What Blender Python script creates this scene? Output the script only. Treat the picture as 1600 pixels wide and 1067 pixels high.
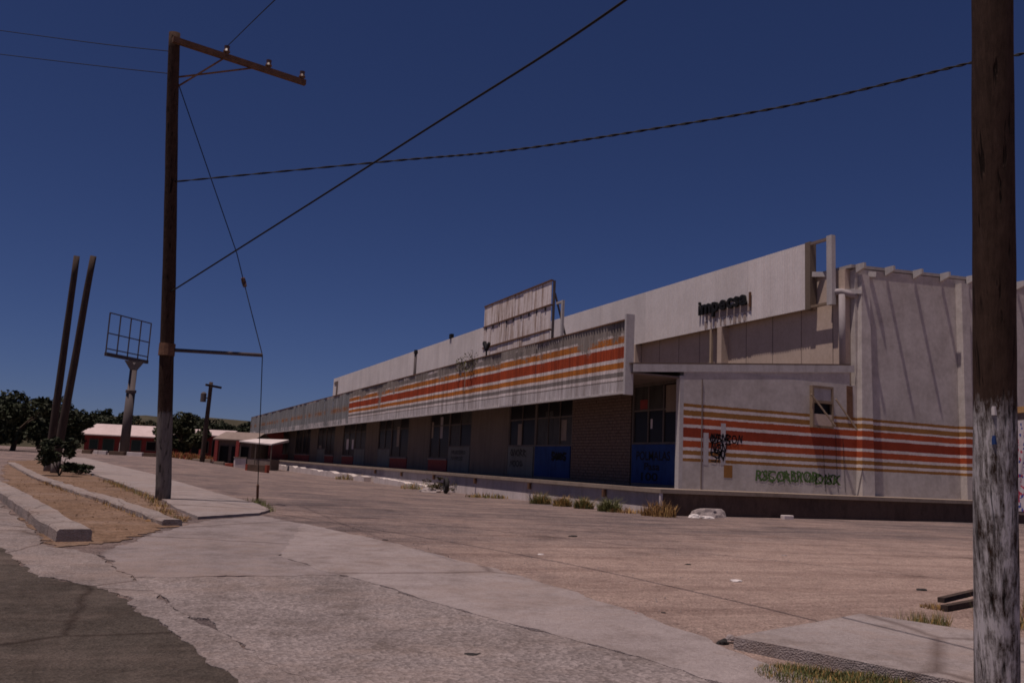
import bpy, bmesh, math, random
from mathutils import Vector, Matrix, noise as mnoise
from mathutils.geometry import tessellate_polygon

random.seed(11)
for o in list(bpy.data.objects):
    bpy.data.objects.remove(o, do_unlink=True)
SC = bpy.context.scene
COL = SC.collection

# ------------------------------------------------------------------ camera
F, CX, CY, EYE = 1350.0, 800.0, 533.5, 1.6          # focal length and centre in photo pixels
def _ray(px, py): return Vector(((px - CX) / F, -(py - CY) / F, -1.0))
_y = _ray(205, 701).normalized()                    # vanishing point of the long front
_z = _ray(1205, 701 + 46).cross(_y).normalized()
if _z.y < 0: _z = -_z
_x = _y.cross(_z)
ROT = Matrix((_x, _y, _z))
cam_d = bpy.data.cameras.new('camera')
cam = bpy.data.objects.new('camera', cam_d); COL.objects.link(cam)
cam_d.sensor_width = 36.0; cam_d.lens = F / 1600 * 36.0
cam_d.clip_start = 0.05; cam_d.clip_end = 6000
cam.matrix_world = Matrix.Translation((0, 0, EYE)) @ ROT.to_4x4()
SC.camera = cam

# ------------------------------------------------------------------ sky, sun, exposure
SUNV = Vector((-1.46, -0.48, 5.8)).normalized()       # towards the sun
world = bpy.data.worlds.new('World'); SC.world = world
world.use_nodes = True
wn = world.node_tree.nodes; wl = world.node_tree.links
bg = wn['Background']
sky = wn.new('ShaderNodeTexSky'); sky.sky_type = 'NISHITA'; sky.sun_disc = False
sky.sun_elevation = math.asin(SUNV.z)
sky.sun_rotation = math.atan2(SUNV.x, SUNV.y)
sky.altitude = 2500; sky.air_density = 1.0; sky.dust_density = 0.3; sky.ozone_density = 4.0
tint = wn.new('ShaderNodeMix'); tint.data_type = 'RGBA'; tint.blend_type = 'MULTIPLY'; tint.inputs['Factor'].default_value = 1.0
tint.inputs['B'].default_value = (0.545, 0.56, 0.86, 1)      # the film's cast, the same all over the sky
wl.new(sky.outputs[0], tint.inputs['A']); wl.new(tint.outputs['Result'], bg.inputs[0])
bg.inputs[1].default_value = 0.05
sun_d = bpy.data.lights.new('sun', 'SUN'); sun = bpy.data.objects.new('sun', sun_d); COL.objects.link(sun)
sun_d.energy = 4.5; sun_d.angle = math.radians(0.53); sun_d.color = (1.0, 0.84, 0.78)
sun.rotation_euler = SUNV.to_track_quat('Z', 'Y').to_euler()
sun.location = (0, 0, 40)
SC.view_settings.view_transform = 'Standard'; SC.view_settings.look = 'None'
SC.view_settings.gamma = 1.0; SC.view_settings.use_curve_mapping = False
SC.view_settings.exposure = -0.36
SC.render.engine = 'CYCLES'
SC.cycles.filter_width = 1.7
SC.render.resolution_x = 1024; SC.render.resolution_y = 682

# ------------------------------------------------------------------ geometry helpers
def P(px, py, ax, val):
    """point on the plane axis=val that is seen at a photo pixel"""
    d = ROT @ _ray(px, py); o = Vector((0, 0, EYE)); t = (val - o[ax]) / d[ax]
    return o + d * t
def D(px, py, dep): return Vector((0, 0, EYE)) + ROT @ (_ray(px, py) * dep)
def sst(a, b, x):
    t = min(1, max(0, (x - a) / (b - a))); return t * t * (3 - 2 * t)
def H(x, y):
    """height of the ground"""
    left = 0.0175 * min(max(y, 0), 22) + 0.6 * sst(20, 105, y)
    right = 0.0175 * min(max(y, 0), 17) - 0.18 * sst(20, 45, y)
    w = sst(2, 13, x) * (1 - sst(88, 125, y))
    return left * (1 - w) + right * w
def G(px, py):
    o = Vector((0, 0, EYE)); d = ROT @ _ray(px, py); t = 1.0
    while t < 600:
        p = o + d * t
        if p.z < H(p.x, p.y): break
        t += 0.25
    lo, hi = t - 0.25, t
    for _ in range(30):
        m = (lo + hi) / 2; p = o + d * m
        if p.z < H(p.x, p.y): hi = m
        else: lo = m
    p = o + d * lo; p.z = H(p.x, p.y); return p
def GD(px, dep):
    """ground point in the column px at camera depth dep"""
    p = D(px, 701 + 0.046 * (px - 205), dep); p.z = H(p.x, p.y); return p

WLOC = {}
def tag(o, label=None, cat=None, group=None, kind=None):
    if label: o['label'] = label
    if cat: o['category'] = cat
    if group: o['group'] = group
    if kind: o['kind'] = kind
    return o
def empty(name, loc, label=None, cat=None, group=None):
    o = bpy.data.objects.new(name, None); COL.objects.link(o); o.location = loc
    o.empty_display_size = 0.2
    WLOC[o.name] = Vector(loc); tag(o, label, cat, group); return o
def link(name, me, mat, parent=None, loc=(0, 0, 0)):
    o = bpy.data.objects.new(name, me); COL.objects.link(o)
    if mat is not None and not me.materials: me.materials.append(mat)
    if parent: o.parent = parent
    o.location = loc
    WLOC[o.name] = Vector(loc) + (WLOC.get(parent.name, Vector()) if parent else Vector())
    return o
class MB:
    def __init__(s): s.v = []; s.f = []
    def add(s, vs, fs):
        n = len(s.v); s.v += [Vector(v) for v in vs]; s.f += [tuple(i + n for i in f) for f in fs]; return s
    def box(s, x0, x1, y0, y1, z0, z1):
        return s.add([(x0,y0,z0),(x1,y0,z0),(x1,y1,z0),(x0,y1,z0),(x0,y0,z1),(x1,y0,z1),(x1,y1,z1),(x0,y1,z1)],
                     [(0,3,2,1),(4,5,6,7),(0,1,5,4),(1,2,6,5),(2,3,7,6),(3,0,4,7)])
    def hexa(s, c):   # eight corners: bottom four then top four
        return s.add(c, [(0,3,2,1),(4,5,6,7),(0,1,5,4),(1,2,6,5),(2,3,7,6),(3,0,4,7)])
    def bar(s, a, b, w, d=None, up=(0,0,1)):
        a, b = Vector(a), Vector(b); d = d or w; t = (b - a).normalized(); u = Vector(up)
        if abs(t.dot(u)) > 0.98: u = Vector((1, 0, 0))
        r = t.cross(u).normalized(); u = r.cross(t)
        c = []
        for p in (a, b):
            for sx, sy in ((-1,-1),(1,-1),(1,1),(-1,1)): c.append(p + r * (sx * w / 2) + u * (sy * d / 2))
        return s.hexa(c)
    def tube(s, pts, rad, n=8, cap=True):
        pts = [Vector(p) for p in pts]; k = len(pts)
        if not isinstance(rad, (list, tuple)): rad = [rad] * k
        base = len(s.v); pr = None
        for i, p in enumerate(pts):
            t = (pts[min(i+1, k-1)] - pts[max(i-1, 0)]).normalized()
            if pr is None:
                pr = t.cross(Vector((0.3, 0.7, 0.2)) if abs(t.z) < 0.9 else Vector((1, 0.1, 0))).normalized()
            pr = (pr - t * pr.dot(t)).normalized(); q = t.cross(pr)
            for j in range(n):
                a = 2 * math.pi * j / n
                s.v.append(p + (pr * math.cos(a) + q * math.sin(a)) * rad[i])
        for i in range(k - 1):
            for j in range(n):
                a, b = base + i*n + j, base + i*n + (j+1) % n
                s.f.append((a, b, b + n, a + n))
        if cap:
            s.f.append(tuple(base + j for j in reversed(range(n)))); s.f.append(tuple(base + (k-1)*n + j for j in range(n)))
        return s
    def prism(s, poly, ax, a, b):
        """extrude a 2-D polygon along axis ax"""
        n = len(poly)
        def mk(u, v, w):
            return [(w,u,v),(u,w,v),(u,v,w)][ax]
        vs = [mk(u, v, a) for u, v in poly] + [mk(u, v, b) for u, v in poly]
        fs = [tuple(range(n)), tuple(n + i for i in reversed(range(n)))]
        fs += [(i, i + n, (i+1) % n + n, (i+1) % n) for i in range(n)]
        return s.add(vs, fs)
    def mesh(s, name, off=(0,0,0), smooth=False, fix=True):
        off = Vector(off); me = bpy.data.meshes.new(name)
        me.from_pydata([tuple(v - off) for v in s.v], [], s.f)
        if fix:
            bm = bmesh.new(); bm.from_mesh(me); bmesh.ops.recalc_face_normals(bm, faces=bm.faces); bm.to_mesh(me); bm.free()
        if smooth:
            for p in me.polygons: p.use_smooth = True
        me.update(); return me
    def build(s, name, mat, parent=None, smooth=False, loc=None, bevel=0, fix=True):
        """one mesh object; vertices given in world space"""
        pl = WLOC[parent.name] if parent else Vector()
        loc = Vector(loc) if loc is not None else (Vector() if parent else (s.v[0].copy() if s.v else Vector()))
        if parent is None and loc is not None: off = loc
        else: off = pl + loc
        o = link(name, s.mesh(name, off, smooth, fix), mat, parent, loc)
        if bevel:
            m = o.modifiers.new('bevel', 'BEVEL'); m.width = bevel; m.segments = 2; m.limit_method = 'ANGLE'
        return o

# ------------------------------------------------------------------ material helpers
def new_mat(name):
    m = bpy.data.materials.new(name); m.use_nodes = True
    nt = m.node_tree; return m, nt, nt.nodes['Principled BSDF']
def N(nt, t, **kw):
    n = nt.nodes.new(t)
    for k, v in kw.items():
        if k.startswith('i_'):
            n.inputs[int(k[2:])].default_value = v
        else: setattr(n, k, v)
    return n
def pos(nt, scale=(1,1,1), obj=False, rot=(0,0,0)):
    mp = N(nt, 'ShaderNodeMapping'); mp.inputs['Scale'].default_value = scale; mp.inputs['Rotation'].default_value = rot
    if obj:
        c = N(nt, 'ShaderNodeTexCoord'); nt.links.new(c.outputs['Object'], mp.inputs[0])
    else:
        c = N(nt, 'ShaderNodeNewGeometry'); nt.links.new(c.outputs['Position'], mp.inputs[0])
    return mp.outputs[0]
def noi(nt, vec, scale, detail=5, rough=0.6):
    n = N(nt, 'ShaderNodeTexNoise'); n.inputs['Scale'].default_value = scale; n.inputs['Detail'].default_value = detail
    n.inputs['Roughness'].default_value = rough; nt.links.new(vec, n.inputs['Vector']); return n.outputs[0]
def ramp(nt, fac, stops, interp='LINEAR'):
    r = N(nt, 'ShaderNodeValToRGB'); r.color_ramp.interpolation = interp
    e = r.color_ramp.elements
    while len(e) < len(stops): e.new(0.5)
    for el, (p, c) in zip(e, stops):
        el.position = p; el.color = (*c, 1) if len(c) == 3 else c
    if fac is not None: nt.links.new(fac, r.inputs[0])
    return r.outputs[0]
def mix(nt, fac, a, b, mode='MIX'):
    m = N(nt, 'ShaderNodeMix', data_type='RGBA', blend_type=mode)
    for sock, v in ((m.inputs['Factor'], fac), (m.inputs['A'], a), (m.inputs['B'], b)):
        if isinstance(v, (int, float)): sock.default_value = v
        elif isinstance(v, tuple): sock.default_value = (*v, 1)
        else: nt.links.new(v, sock)
    return m.outputs['Result']
def mathn(nt, op, a, b=None, c=None, clamp=False):
    m = N(nt, 'ShaderNodeMath', operation=op); m.use_clamp = clamp
    for s, v in zip(m.inputs, (a, b, c)):
        if v is None: continue
        if isinstance(v, (int, float)): s.default_value = v
        else: nt.links.new(v, s)
    return m.outputs[0]
def mrange(nt, v, a, b, c=0.0, d=1.0):
    m = N(nt, 'ShaderNodeMapRange'); nt.links.new(v, m.inputs[0])
    for i, x in enumerate((a, b, c, d)): m.inputs[i + 1].default_value = x
    return m.outputs[0]
def bump(nt, h, bs, strength=0.4, dist=0.02):
    b = N(nt, 'ShaderNodeBump'); b.inputs['Strength'].default_value = strength; b.inputs['Distance'].default_value = dist
    nt.links.new(h, b.inputs['Height']); nt.links.new(b.outputs[0], bs.inputs['Normal'])
def setc(nt, bs, col, rough=0.9, spec=0.2):
    if isinstance(col, tuple): bs.inputs['Base Color'].default_value = (*col, 1)
    else: nt.links.new(col, bs.inputs['Base Color'])
    bs.inputs['Roughness'].default_value = rough
    bs.inputs['Specular IOR Level'].default_value = spec
def simple(name, c, var=0.25, scale=3.0, rough=0.85, bumpd=0.0, fine=30.0, sc=(1,1,1), spec=0.2, metal=0):
    m, nt, bs = new_mat(name)
    p = pos(nt, sc)
    n1 = noi(nt, p, scale); n2 = noi(nt, p, fine, 3)
    lo = tuple(x * (1 - var) for x in c); hi = tuple(min(1, x * (1 + var)) for x in c)
    col = ramp(nt, n1, [(0.3, lo), (0.7, hi)])
    col = mix(nt, 0.35, col, ramp(nt, n2, [(0.35, lo), (0.65, hi)]))
    oi = N(nt, 'ShaderNodeObjectInfo')
    col = mix(nt, 1.0, col, ramp(nt, oi.outputs['Random'], [(0, (0.88,)*3), (1, (1.0,)*3)]), 'MULTIPLY')
    setc(nt, bs, col, rough, spec); bs.inputs['Metallic'].default_value = metal
    if bumpd: bump(nt, n2, bs, 0.6, bumpd)
    return m
def plain(name, c, rough=0.8, spec=0.2):
    m, nt, bs = new_mat(name); setc(nt, bs, tuple(c), rough, spec); return m

MT = {}
def dust_mask(nt, g):
    """wind- and tyre-swept dust that lies over lot and paving alike"""
    st = pos(nt, (0.10, 0.60, 1), rot=(0, 0, 0.42)); st2 = pos(nt, (0.5, 0.16, 1), rot=(0, 0, 0.25))
    a = noi(nt, st, 2.2, 8, 0.72); b = noi(nt, g, 0.28, 6, 0.65); c = noi(nt, g, 3.5, 7, 0.75); d = noi(nt, st2, 2.0, 6, 0.7)
    f = mathn(nt, 'ADD', mathn(nt, 'MULTIPLY', a, 0.5), mathn(nt, 'MULTIPLY', b, 0.4))
    f = mathn(nt, 'ADD', f, mathn(nt, 'MULTIPLY', c, 0.35))
    return mathn(nt, 'ADD', f, mathn(nt, 'MULTIPLY', d, 0.25))
def ground_mat():
    m, nt, bs = new_mat('lot_ground')
    g = pos(nt)
    sep = N(nt, 'ShaderNodeSeparateXYZ'); nt.links.new(g, sep.inputs[0])
    fine = noi(nt, g, 38, 4, 0.75); mid = noi(nt, g, 3.0, 7, 0.75); tiny = noi(nt, g, 130, 2, 0.7)
    # sand lies near the street on the right, asphalt shows further in
    sand = mathn(nt, 'MULTIPLY', mrange(nt, sep.outputs['Y'], 17.0, 8.5), mrange(nt, sep.outputs['X'], 3.0, 7.5))
    f = mathn(nt, 'ADD', mathn(nt, 'MULTIPLY', sand, 0.46), dust_mask(nt, g))
    f = mrange(nt, f, 0.66, 0.96)
    asph = ramp(nt, fine, [(0.28, (0.105, 0.084, 0.083)), (0.5, (0.195, 0.157, 0.153)), (0.72, (0.32, 0.262, 0.253))])
    snd = ramp(nt, fine, [(0.25, (0.36, 0.255, 0.213)), (0.5, (0.51, 0.375, 0.318)), (0.78, (0.62, 0.475, 0.41))])
    col = mix(nt, f, asph, snd)
    col = mix(nt, 1.0, col, ramp(nt, noi(nt, g, 0.9, 7, 0.75), [(0.33, (0.80, 0.78, 0.78)), (0.55, (1.0, 1.0, 1.0))]), 'MULTIPLY')
    # tyre tracks: thin dark arcs
    wv = N(nt, 'ShaderNodeTexWave', wave_type='BANDS', bands_direction='Y'); wv.inputs['Scale'].default_value = 0.22; wv.inputs['Distortion'].default_value = 7; wv.inputs['Detail'].default_value = 2; wv.inputs['Detail Scale'].default_value = 0.25
    nt.links.new(pos(nt, (0.35, 1, 1), rot=(0, 0, 0.42)), wv.inputs[0])
    col = mix(nt, mathn(nt, 'MULTIPLY', ramp(nt, wv.outputs['Fac'], [(0.80, (0,)*3), (0.95, (1,)*3)]), 0.35), col, mix(nt, 1.0, col, (0.62, 0.58, 0.57), 'MULTIPLY'))
    lump = noi(nt, pos(nt, (0.5, 1.3, 1), rot=(0, 0, 0.42)), 9, 8, 0.82)
    col = mix(nt, 0.75, col, ramp(nt, lump, [(0.30, (0.62, 0.60, 0.60)), (0.5, (1.0, 1.0, 1.0)), (0.7, (1.2, 1.18, 1.16))]), 'MULTIPLY')
    fine_st = noi(nt, pos(nt, (0.06, 1.3, 1), rot=(0, 0, 0.42)), 3.0, 7, 0.75)
    col = mix(nt, 0.55, col, ramp(nt, fine_st, [(0.34, (0.68, 0.65, 0.65)), (0.5, (1, 1, 1)), (0.7, (1.14, 1.12, 1.1))]), 'MULTIPLY')
    pv = N(nt, 'ShaderNodeTexVoronoi'); pv.inputs['Scale'].default_value = 42; nt.links.new(g, pv.inputs['Vector'])
    ps = N(nt, 'ShaderNodeSeparateColor'); nt.links.new(pv.outputs['Color'], ps.inputs[0])
    col = mix(nt, 0.7, col, ramp(nt, ps.outputs[0], [(0.0, (0.45, 0.42, 0.42)), (0.10, (0.8, 0.79, 0.79)), (0.2, (1, 1, 1)), (0.86, (1.03, 1.03, 1.03)), (0.93, (1.45, 1.43, 1.42))]), 'MULTIPLY')
    oil = ramp(nt, noi(nt, g, 0.55, 3, 0.5), [(0.27, (0.5, 0.47, 0.46)), (0.36, (1, 1, 1))])
    col = mix(nt, 0.7, col, oil, 'MULTIPLY')
    setc(nt, bs, col, 0.95, 0.1)
    hh = mathn(nt, 'ADD', mathn(nt, 'ADD', mathn(nt, 'MULTIPLY', fine, 0.5), mid), mathn(nt, 'ADD', mathn(nt, 'MULTIPLY', lump, 0.9), mathn(nt, 'MULTIPLY', pv.outputs['Distance'], -0.6)))
    bump(nt, hh, bs, 1.0, 0.06)
    return m
def paving(name, lo, hi, speck, cracks=0.0, fine=60, spk_scale=55, dust=0.75):
    m, nt, bs = new_mat(name); g = pos(nt)
    a = noi(nt, g, 0.8, 6, 0.65); b = noi(nt, g, fine, 3, 0.7); d = noi(nt, pos(nt, (0.3, 1, 1), rot=(0, 0, 0.4)), 4, 6, 0.7)
    col = ramp(nt, a, [(0.3, lo), (0.7, hi)])
    col = mix(nt, 0.45, col, ramp(nt, d, [(0.3, lo), (0.7, hi)]))
    v = N(nt, 'ShaderNodeTexVoronoi'); v.inputs['Scale'].default_value = spk_scale; nt.links.new(g, v.inputs['Vector'])
    sp = ramp(nt, v.outputs['Color'], [(0.2, (0.6,)*3), (0.85, (1.35,)*3)])
    col = mix(nt, speck, col, mix(nt, 1.0, col, sp, 'MULTIPLY'))
    col = mix(nt, 0.3, col, ramp(nt, b, [(0.3, lo), (0.7, hi)]))
    stain = ramp(nt, noi(nt, g, 1.7, 7, 0.75), [(0.34, (0.60, 0.57, 0.54)), (0.54, (1, 1, 1))])
    col = mix(nt, 0.8, col, stain, 'MULTIPLY')
    col = mix(nt, 0.6, col, ramp(nt, noi(nt, g, 22, 6, 0.8), [(0.32, (0.66, 0.64, 0.63)), (0.62, (1.08, 1.08, 1.08))]), 'MULTIPLY')
    if dust:
        dm = mrange(nt, dust_mask(nt, g), 0.72, 0.90)
        col = mix(nt, mathn(nt, 'MULTIPLY', dm, dust), col, ramp(nt, b, [(0.25, (0.265, 0.195, 0.165)), (0.75, (0.43, 0.335, 0.29))]))
    hgt = b
    if cracks:
        dn = noi(nt, g, 2.0, 4); dv = N(nt, 'ShaderNodeVectorMath', operation='ADD')
        sc_ = N(nt, 'ShaderNodeVectorMath', operation='SCALE'); sc_.inputs['Scale'].default_value = 0.25
        cb = N(nt, 'ShaderNodeCombineXYZ'); nt.links.new(dn, cb.inputs[0]); nt.links.new(dn, cb.inputs[1])
        nt.links.new(cb.outputs[0], sc_.inputs[0]); nt.links.new(g, dv.inputs[0]); nt.links.new(sc_.outputs[0], dv.inputs[1])
        cv = N(nt, 'ShaderNodeTexVoronoi', feature='DISTANCE_TO_EDGE'); cv.inputs['Scale'].default_value = cracks
        nt.links.new(dv.outputs[0], cv.inputs['Vector'])
        ck = ramp(nt, cv.outputs['Distance'], [(0.0, (0.45, 0.4, 0.38)), (0.012, (1, 1, 1))])
        col = mix(nt, 0.8, col, ck, 'MULTIPLY')
    setc(nt, bs, col, 0.93, 0.12); bump(nt, mathn(nt, 'ADD', hgt, v.outputs['Distance']), bs, 0.85, 0.018)
    return m
def stripes(name, z0, z1, stops, peel=0.0, fadecol=(0.33, 0.34, 0.34), streaks=0.5, dirtc=(0.20, 0.16, 0.13), peel_top=0.0, rag_=0.03, mott=0.3):
    """bands of paint by height, with flaking and dirt"""
    m, nt, bs = new_mat(name); g = pos(nt)
    sep = N(nt, 'ShaderNodeSeparateXYZ'); nt.links.new(g, sep.inputs[0])
    wob = noi(nt, g, 0.7, 3)
    z = mathn(nt, 'ADD', sep.outputs['Z'], mathn(nt, 'MULTIPLY', mathn(nt, 'SUBTRACT', wob, 0.5), 0.03))
    z = mathn(nt, 'ADD', z, mathn(nt, 'MULTIPLY', mathn(nt, 'SUBTRACT', noi(nt, g, 14, 4, 0.8), 0.5), rag_))
    t = mrange(nt, z, z0, z1)
    col = ramp(nt, t, stops, 'CONSTANT')
    vs = noi(nt, pos(nt, (2.2, 2.2, 0.18)), 1.6, 6, 0.75)
    bl = noi(nt, g, 0.45, 5, 0.7); fl = noi(nt, g, 7, 5, 0.75)
    if peel:
        k = mathn(nt, 'ADD', mathn(nt, 'MULTIPLY', bl, 0.9), mathn(nt, 'MULTIPLY', fl, 0.5))
        if peel_top:
            k = mathn(nt, 'ADD', k, mathn(nt, 'MULTIPLY', mrange(nt, t, 0.6, 1.0), peel_top))
        k = mrange(nt, k, 0.92 - peel, 1.0 - peel)
        col = mix(nt, k, col, fadecol)
    d = ramp(nt, vs, [(0.42, dirtc), (0.58, (1, 1, 1))])
    col = mix(nt, streaks, col, d, 'MULTIPLY')
    col = mix(nt, 0.5, col, ramp(nt, fl, [(0.3, (0.75, 0.73, 0.72)), (0.65, (1, 1, 1))]), 'MULTIPLY')
    col = mix(nt, mott, col, ramp(nt, noi(nt, g, 1.1, 8, 0.78), [(0.34, (0.62, 0.60, 0.58)), (0.6, (1, 1, 1))]), 'MULTIPLY')
    oi = N(nt, 'ShaderNodeObjectInfo')
    col = mix(nt, 1.0, col, ramp(nt, oi.outputs['Random'], [(0, (0.86,)*3), (1, (1.0,)*3)]), 'MULTIPLY')
    setc(nt, bs, col, 0.75, 0.25); bump(nt, fl, bs, 0.25, 0.01)
    return m
def weathered(name, base, dirt, amount=0.5, zs=0.15, scale=1.4, rough=0.8, bumpd=0.008):
    m, nt, bs = new_mat(name); g = pos(nt)
    a = noi(nt, pos(nt, (1.5, 1.5, zs)), scale, 6, 0.72); b = noi(nt, g, 9, 5, 0.7); c = noi(nt, g, 0.6, 5, 0.65)
    col = mix(nt, mathn(nt, 'MULTIPLY', ramp(nt, a, [(0.46, (0,)*3), (0.72, (1,)*3)]), amount), base, dirt)
    col = mix(nt, 0.5, col, ramp(nt, b, [(0.3, (0.72, 0.71, 0.7)), (0.65, (1, 1, 1))]), 'MULTIPLY')
    col = mix(nt, 0.5, col, ramp(nt, c, [(0.3, (0.75, 0.74, 0.74)), (0.65, (1, 1, 1))]), 'MULTIPLY')
    oi = N(nt, 'ShaderNodeObjectInfo')
    col = mix(nt, 1.0, col, ramp(nt, oi.outputs['Random'], [(0, (0.88,)*3), (1, (1.0,)*3)]), 'MULTIPLY')
    setc(nt, bs, col, rough, 0.2); bump(nt, b, bs, 0.4, bumpd)
    return m
def whitewash_wood(name, zl=2.15, wlo=(0.38, 0.35, 0.34), whi=(0.68, 0.64, 0.63), thr=0.47):
    """dark wood with flaking whitewash up to a ragged line"""
    m, nt, bs = new_mat(name); g = pos(nt)
    sep = N(nt, 'ShaderNodeSeparateXYZ'); nt.links.new(g, sep.inputs[0])
    gr = noi(nt, pos(nt, (22, 22, 1.2)), 1.0, 6, 0.75); pt = noi(nt, pos(nt, (15, 15, 5.0)), 1.0, 8, 0.8); bg_ = noi(nt, pos(nt, (14, 14, 10)), 1.0, 4, 0.6)
    wood = ramp(nt, gr, [(0.3, (0.028, 0.016, 0.011)), (0.6, (0.075, 0.045, 0.032)), (0.8, (0.12, 0.085, 0.07))])
    wood = mix(nt, 0.4, wood, ramp(nt, bg_, [(0.3, (0.025, 0.014, 0.01)), (0.7, (0.085, 0.05, 0.037))]))
    wh = ramp(nt, gr, [(0.3, wlo), (0.7, whi)])
    lim = mathn(nt, 'ADD', sep.outputs['Z'], mathn(nt, 'MULTIPLY', mathn(nt, 'SUBTRACT', pt, 0.5), 0.9))
    low = mrange(nt, lim, zl + .06, zl - .06)
    flake = mathn(nt, 'ADD', mathn(nt, 'MULTIPLY', pt, 0.65), mathn(nt, 'MULTIPLY', gr, 0.45))
    flake = mrange(nt, flake, thr, thr + .125)
    k = mathn(nt, 'MULTIPLY', low, flake)
    col = mix(nt, k, wood, wh)
    split = ramp(nt, noi(nt, pos(nt, (26, 26, 0.55)), 1.0, 3, 0.5), [(0.33, (0.18,)*3), (0.39, (1,)*3)])
    col = mix(nt, 0.85, col, split, 'MULTIPLY')
    setc(nt, bs, col, 0.9, 0.1); bump(nt, mathn(nt, 'ADD', mathn(nt, 'ADD', gr, split), mathn(nt, 'MULTIPLY', k, 0.5)), bs, 1.0, 0.014)
    return m
def wood_pole(name, c):
    return simple(name, c, 0.45, 1.0, 0.9, 0.01, 14, (14, 14, 1.0))
def leaf_mat(name, c):
    m, nt, bs = new_mat(name)
    n = noi(nt, pos(nt), 2.2, 4)
    col = ramp(nt, n, [(0.3, tuple(x * 0.55 for x in c)), (0.7, tuple(x * 1.4 for x in c))])
    setc(nt, bs, col, 0.7, 0.2)
    return m
def rust_sign(name):
    m, nt, bs = new_mat(name); g = pos(nt)
    a = noi(nt, pos(nt, (5, 5, 0.35)), 1.3, 6, 0.75); b = noi(nt, g, 5, 5, 0.7)
    col = ramp(nt, a, [(0.42, (0.80, 0.73, 0.71)), (0.54, (0.60, 0.51, 0.46)), (0.64, (0.24, 0.14, 0.09))])
    col = mix(nt, 0.5, col, ramp(nt, b, [(0.3, (0.7, 0.66, 0.62)), (0.6, (1, 1, 1))]), 'MULTIPLY')
    setc(nt, bs, col, 0.8, 0.2); return m
def poster_mat(name):
    m, nt, bs = new_mat(name); g = pos(nt)
    v = N(nt, 'ShaderNodeTexVoronoi'); v.inputs['Scale'].default_value = 26; nt.links.new(g, v.inputs['Vector'])
    sep = N(nt, 'ShaderNodeSeparateColor'); nt.links.new(v.outputs['Color'], sep.inputs[0])
    col = ramp(nt, sep.outputs[0], [(0, (0.6, 0.55, 0.55)), (0.4, (0.5, 0.06, 0.10)), (0.52, (0.65, 0.6, 0.6)), (0.72, (0.05, 0.08, 0.3)), (0.86, (0.55, 0.5, 0.52))], 'CONSTANT')
    setc(nt, bs, col, 0.7, 0.2); return m

MT['ground'] = ground_mat()
MT['road'] = paving('road_asphalt', (0.052, 0.043, 0.036), (0.115, 0.095, 0.080), 0.7, 0.22, 70, 40, 0.22)
MT['concrete'] = paving('apron_concrete', (0.32, 0.268, 0.258), (0.49, 0.42, 0.405), 0.25, 0.16, 80, 90)
MT['drive'] = paving('drive_concrete', (0.25, 0.21, 0.205), (0.41, 0.35, 0.34), 0.35, 0.2, 80, 80)
MT['rough'] = paving('rough_paving', (0.165, 0.138, 0.132), (0.35, 0.298, 0.285), 1.0, 0.0, 40, 34, 0.5)
MT['gutter'] = paving('gutter_concrete', (0.17, 0.143, 0.137), (0.35, 0.298, 0.283), 0.9, 0.3, 60, 38, 0.55)
MT['walk'] = paving('sidewalk_concrete', (0.30, 0.255, 0.245), (0.45, 0.39, 0.375), 0.25, 0.14, 80, 70)
MT['kerb'] = paving('kerb_concrete', (0.24, 0.20, 0.185), (0.41, 0.355, 0.335), 0.5, 0.5, 50, 50)
MT['dirt'] = paving('planter_dirt', (0.11, 0.068, 0.045), (0.30, 0.195, 0.13), 1.0, 0.0, 30, 22, 0.35)
ORA, RED, WHT, GRY, PAL = (0.58, 0.20, 0.035), (0.46, 0.075, 0.022), (0.86, 0.78, 0.76), (0.30, 0.265, 0.25), (0.66, 0.62, 0.62)
fr = [(1.0, .03, (0.2, 0.17, 0.15)), (.97, .93, WHT), (.93, .79, GRY), (.79, .69, ORA), (.69, .64, WHT), (.64, .475, RED), (.475, .42, WHT),
      (.42, .335, ORA), (.335, .285, WHT), (.285, .215, GRY), (.215, .17, WHT), (.17, .15, GRY), (.15, 0, PAL)]
canopy_stops = sorted([(a if i else 1.0, c) for i, (a, b, c) in enumerate([(0.15, 0, PAL), (.17, 0, GRY), (.215, 0, WHT), (.285, 0, GRY), (.335, 0, WHT), (.42, 0, ORA), (.475, 0, WHT), (.64, 0, RED), (.69, 0, WHT), (.79, 0, ORA), (.93, 0, GRY), (.97, 0, WHT), (1.0, 0, (0.2, 0.17, 0.15))])], key=lambda q: q[0])
def bands(lst):
    """[(top, colour) from the bottom up] -> constant ramp stops"""
    st = []; lo = 0.0
    for top, c in lst: st.append((lo, c)); lo = top
    return st
canopy_stops = bands([(.15, PAL), (.17, GRY), (.215, WHT), (.285, GRY), (.335, WHT), (.42, ORA), (.475, WHT), (.64, RED), (.69, WHT), (.79, ORA), (.83, WHT), (.925, GRY), (.975, WHT), (1.0, (0.22, 0.18, 0.16))])
FZ0, FZ1 = 4.25, 6.68
MT['canopy'] = stripes('canopy_stripes', FZ0, FZ1, canopy_stops, 0.075, (0.33, 0.29, 0.26), 0.5, (0.22, 0.17, 0.15), 0.30)
GB = (0.31, 0.315, 0.32)
MT['canopy_old'] = stripes('canopy_faded', FZ0, FZ1, bands([(.17, PAL), (.38, GB), (.42, (0.36, 0.3, 0.26)), (.54, (0.38, 0.20, 0.11)), (.6, (0.36, 0.3, 0.26)), (.94, GB), (1.0, (0.5, 0.4, 0.36))]), 0.27, (0.30, 0.305, 0.31), 0.6, (0.3, 0.28, 0.26))
OCH, WAL = (0.36, 0.17, 0.045), (0.61, 0.565, 0.535)
SRED, SDK, SWH = (0.47, 0.088, 0.026), (0.32, 0.048, 0.018), (0.80, 0.73, 0.71)
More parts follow.
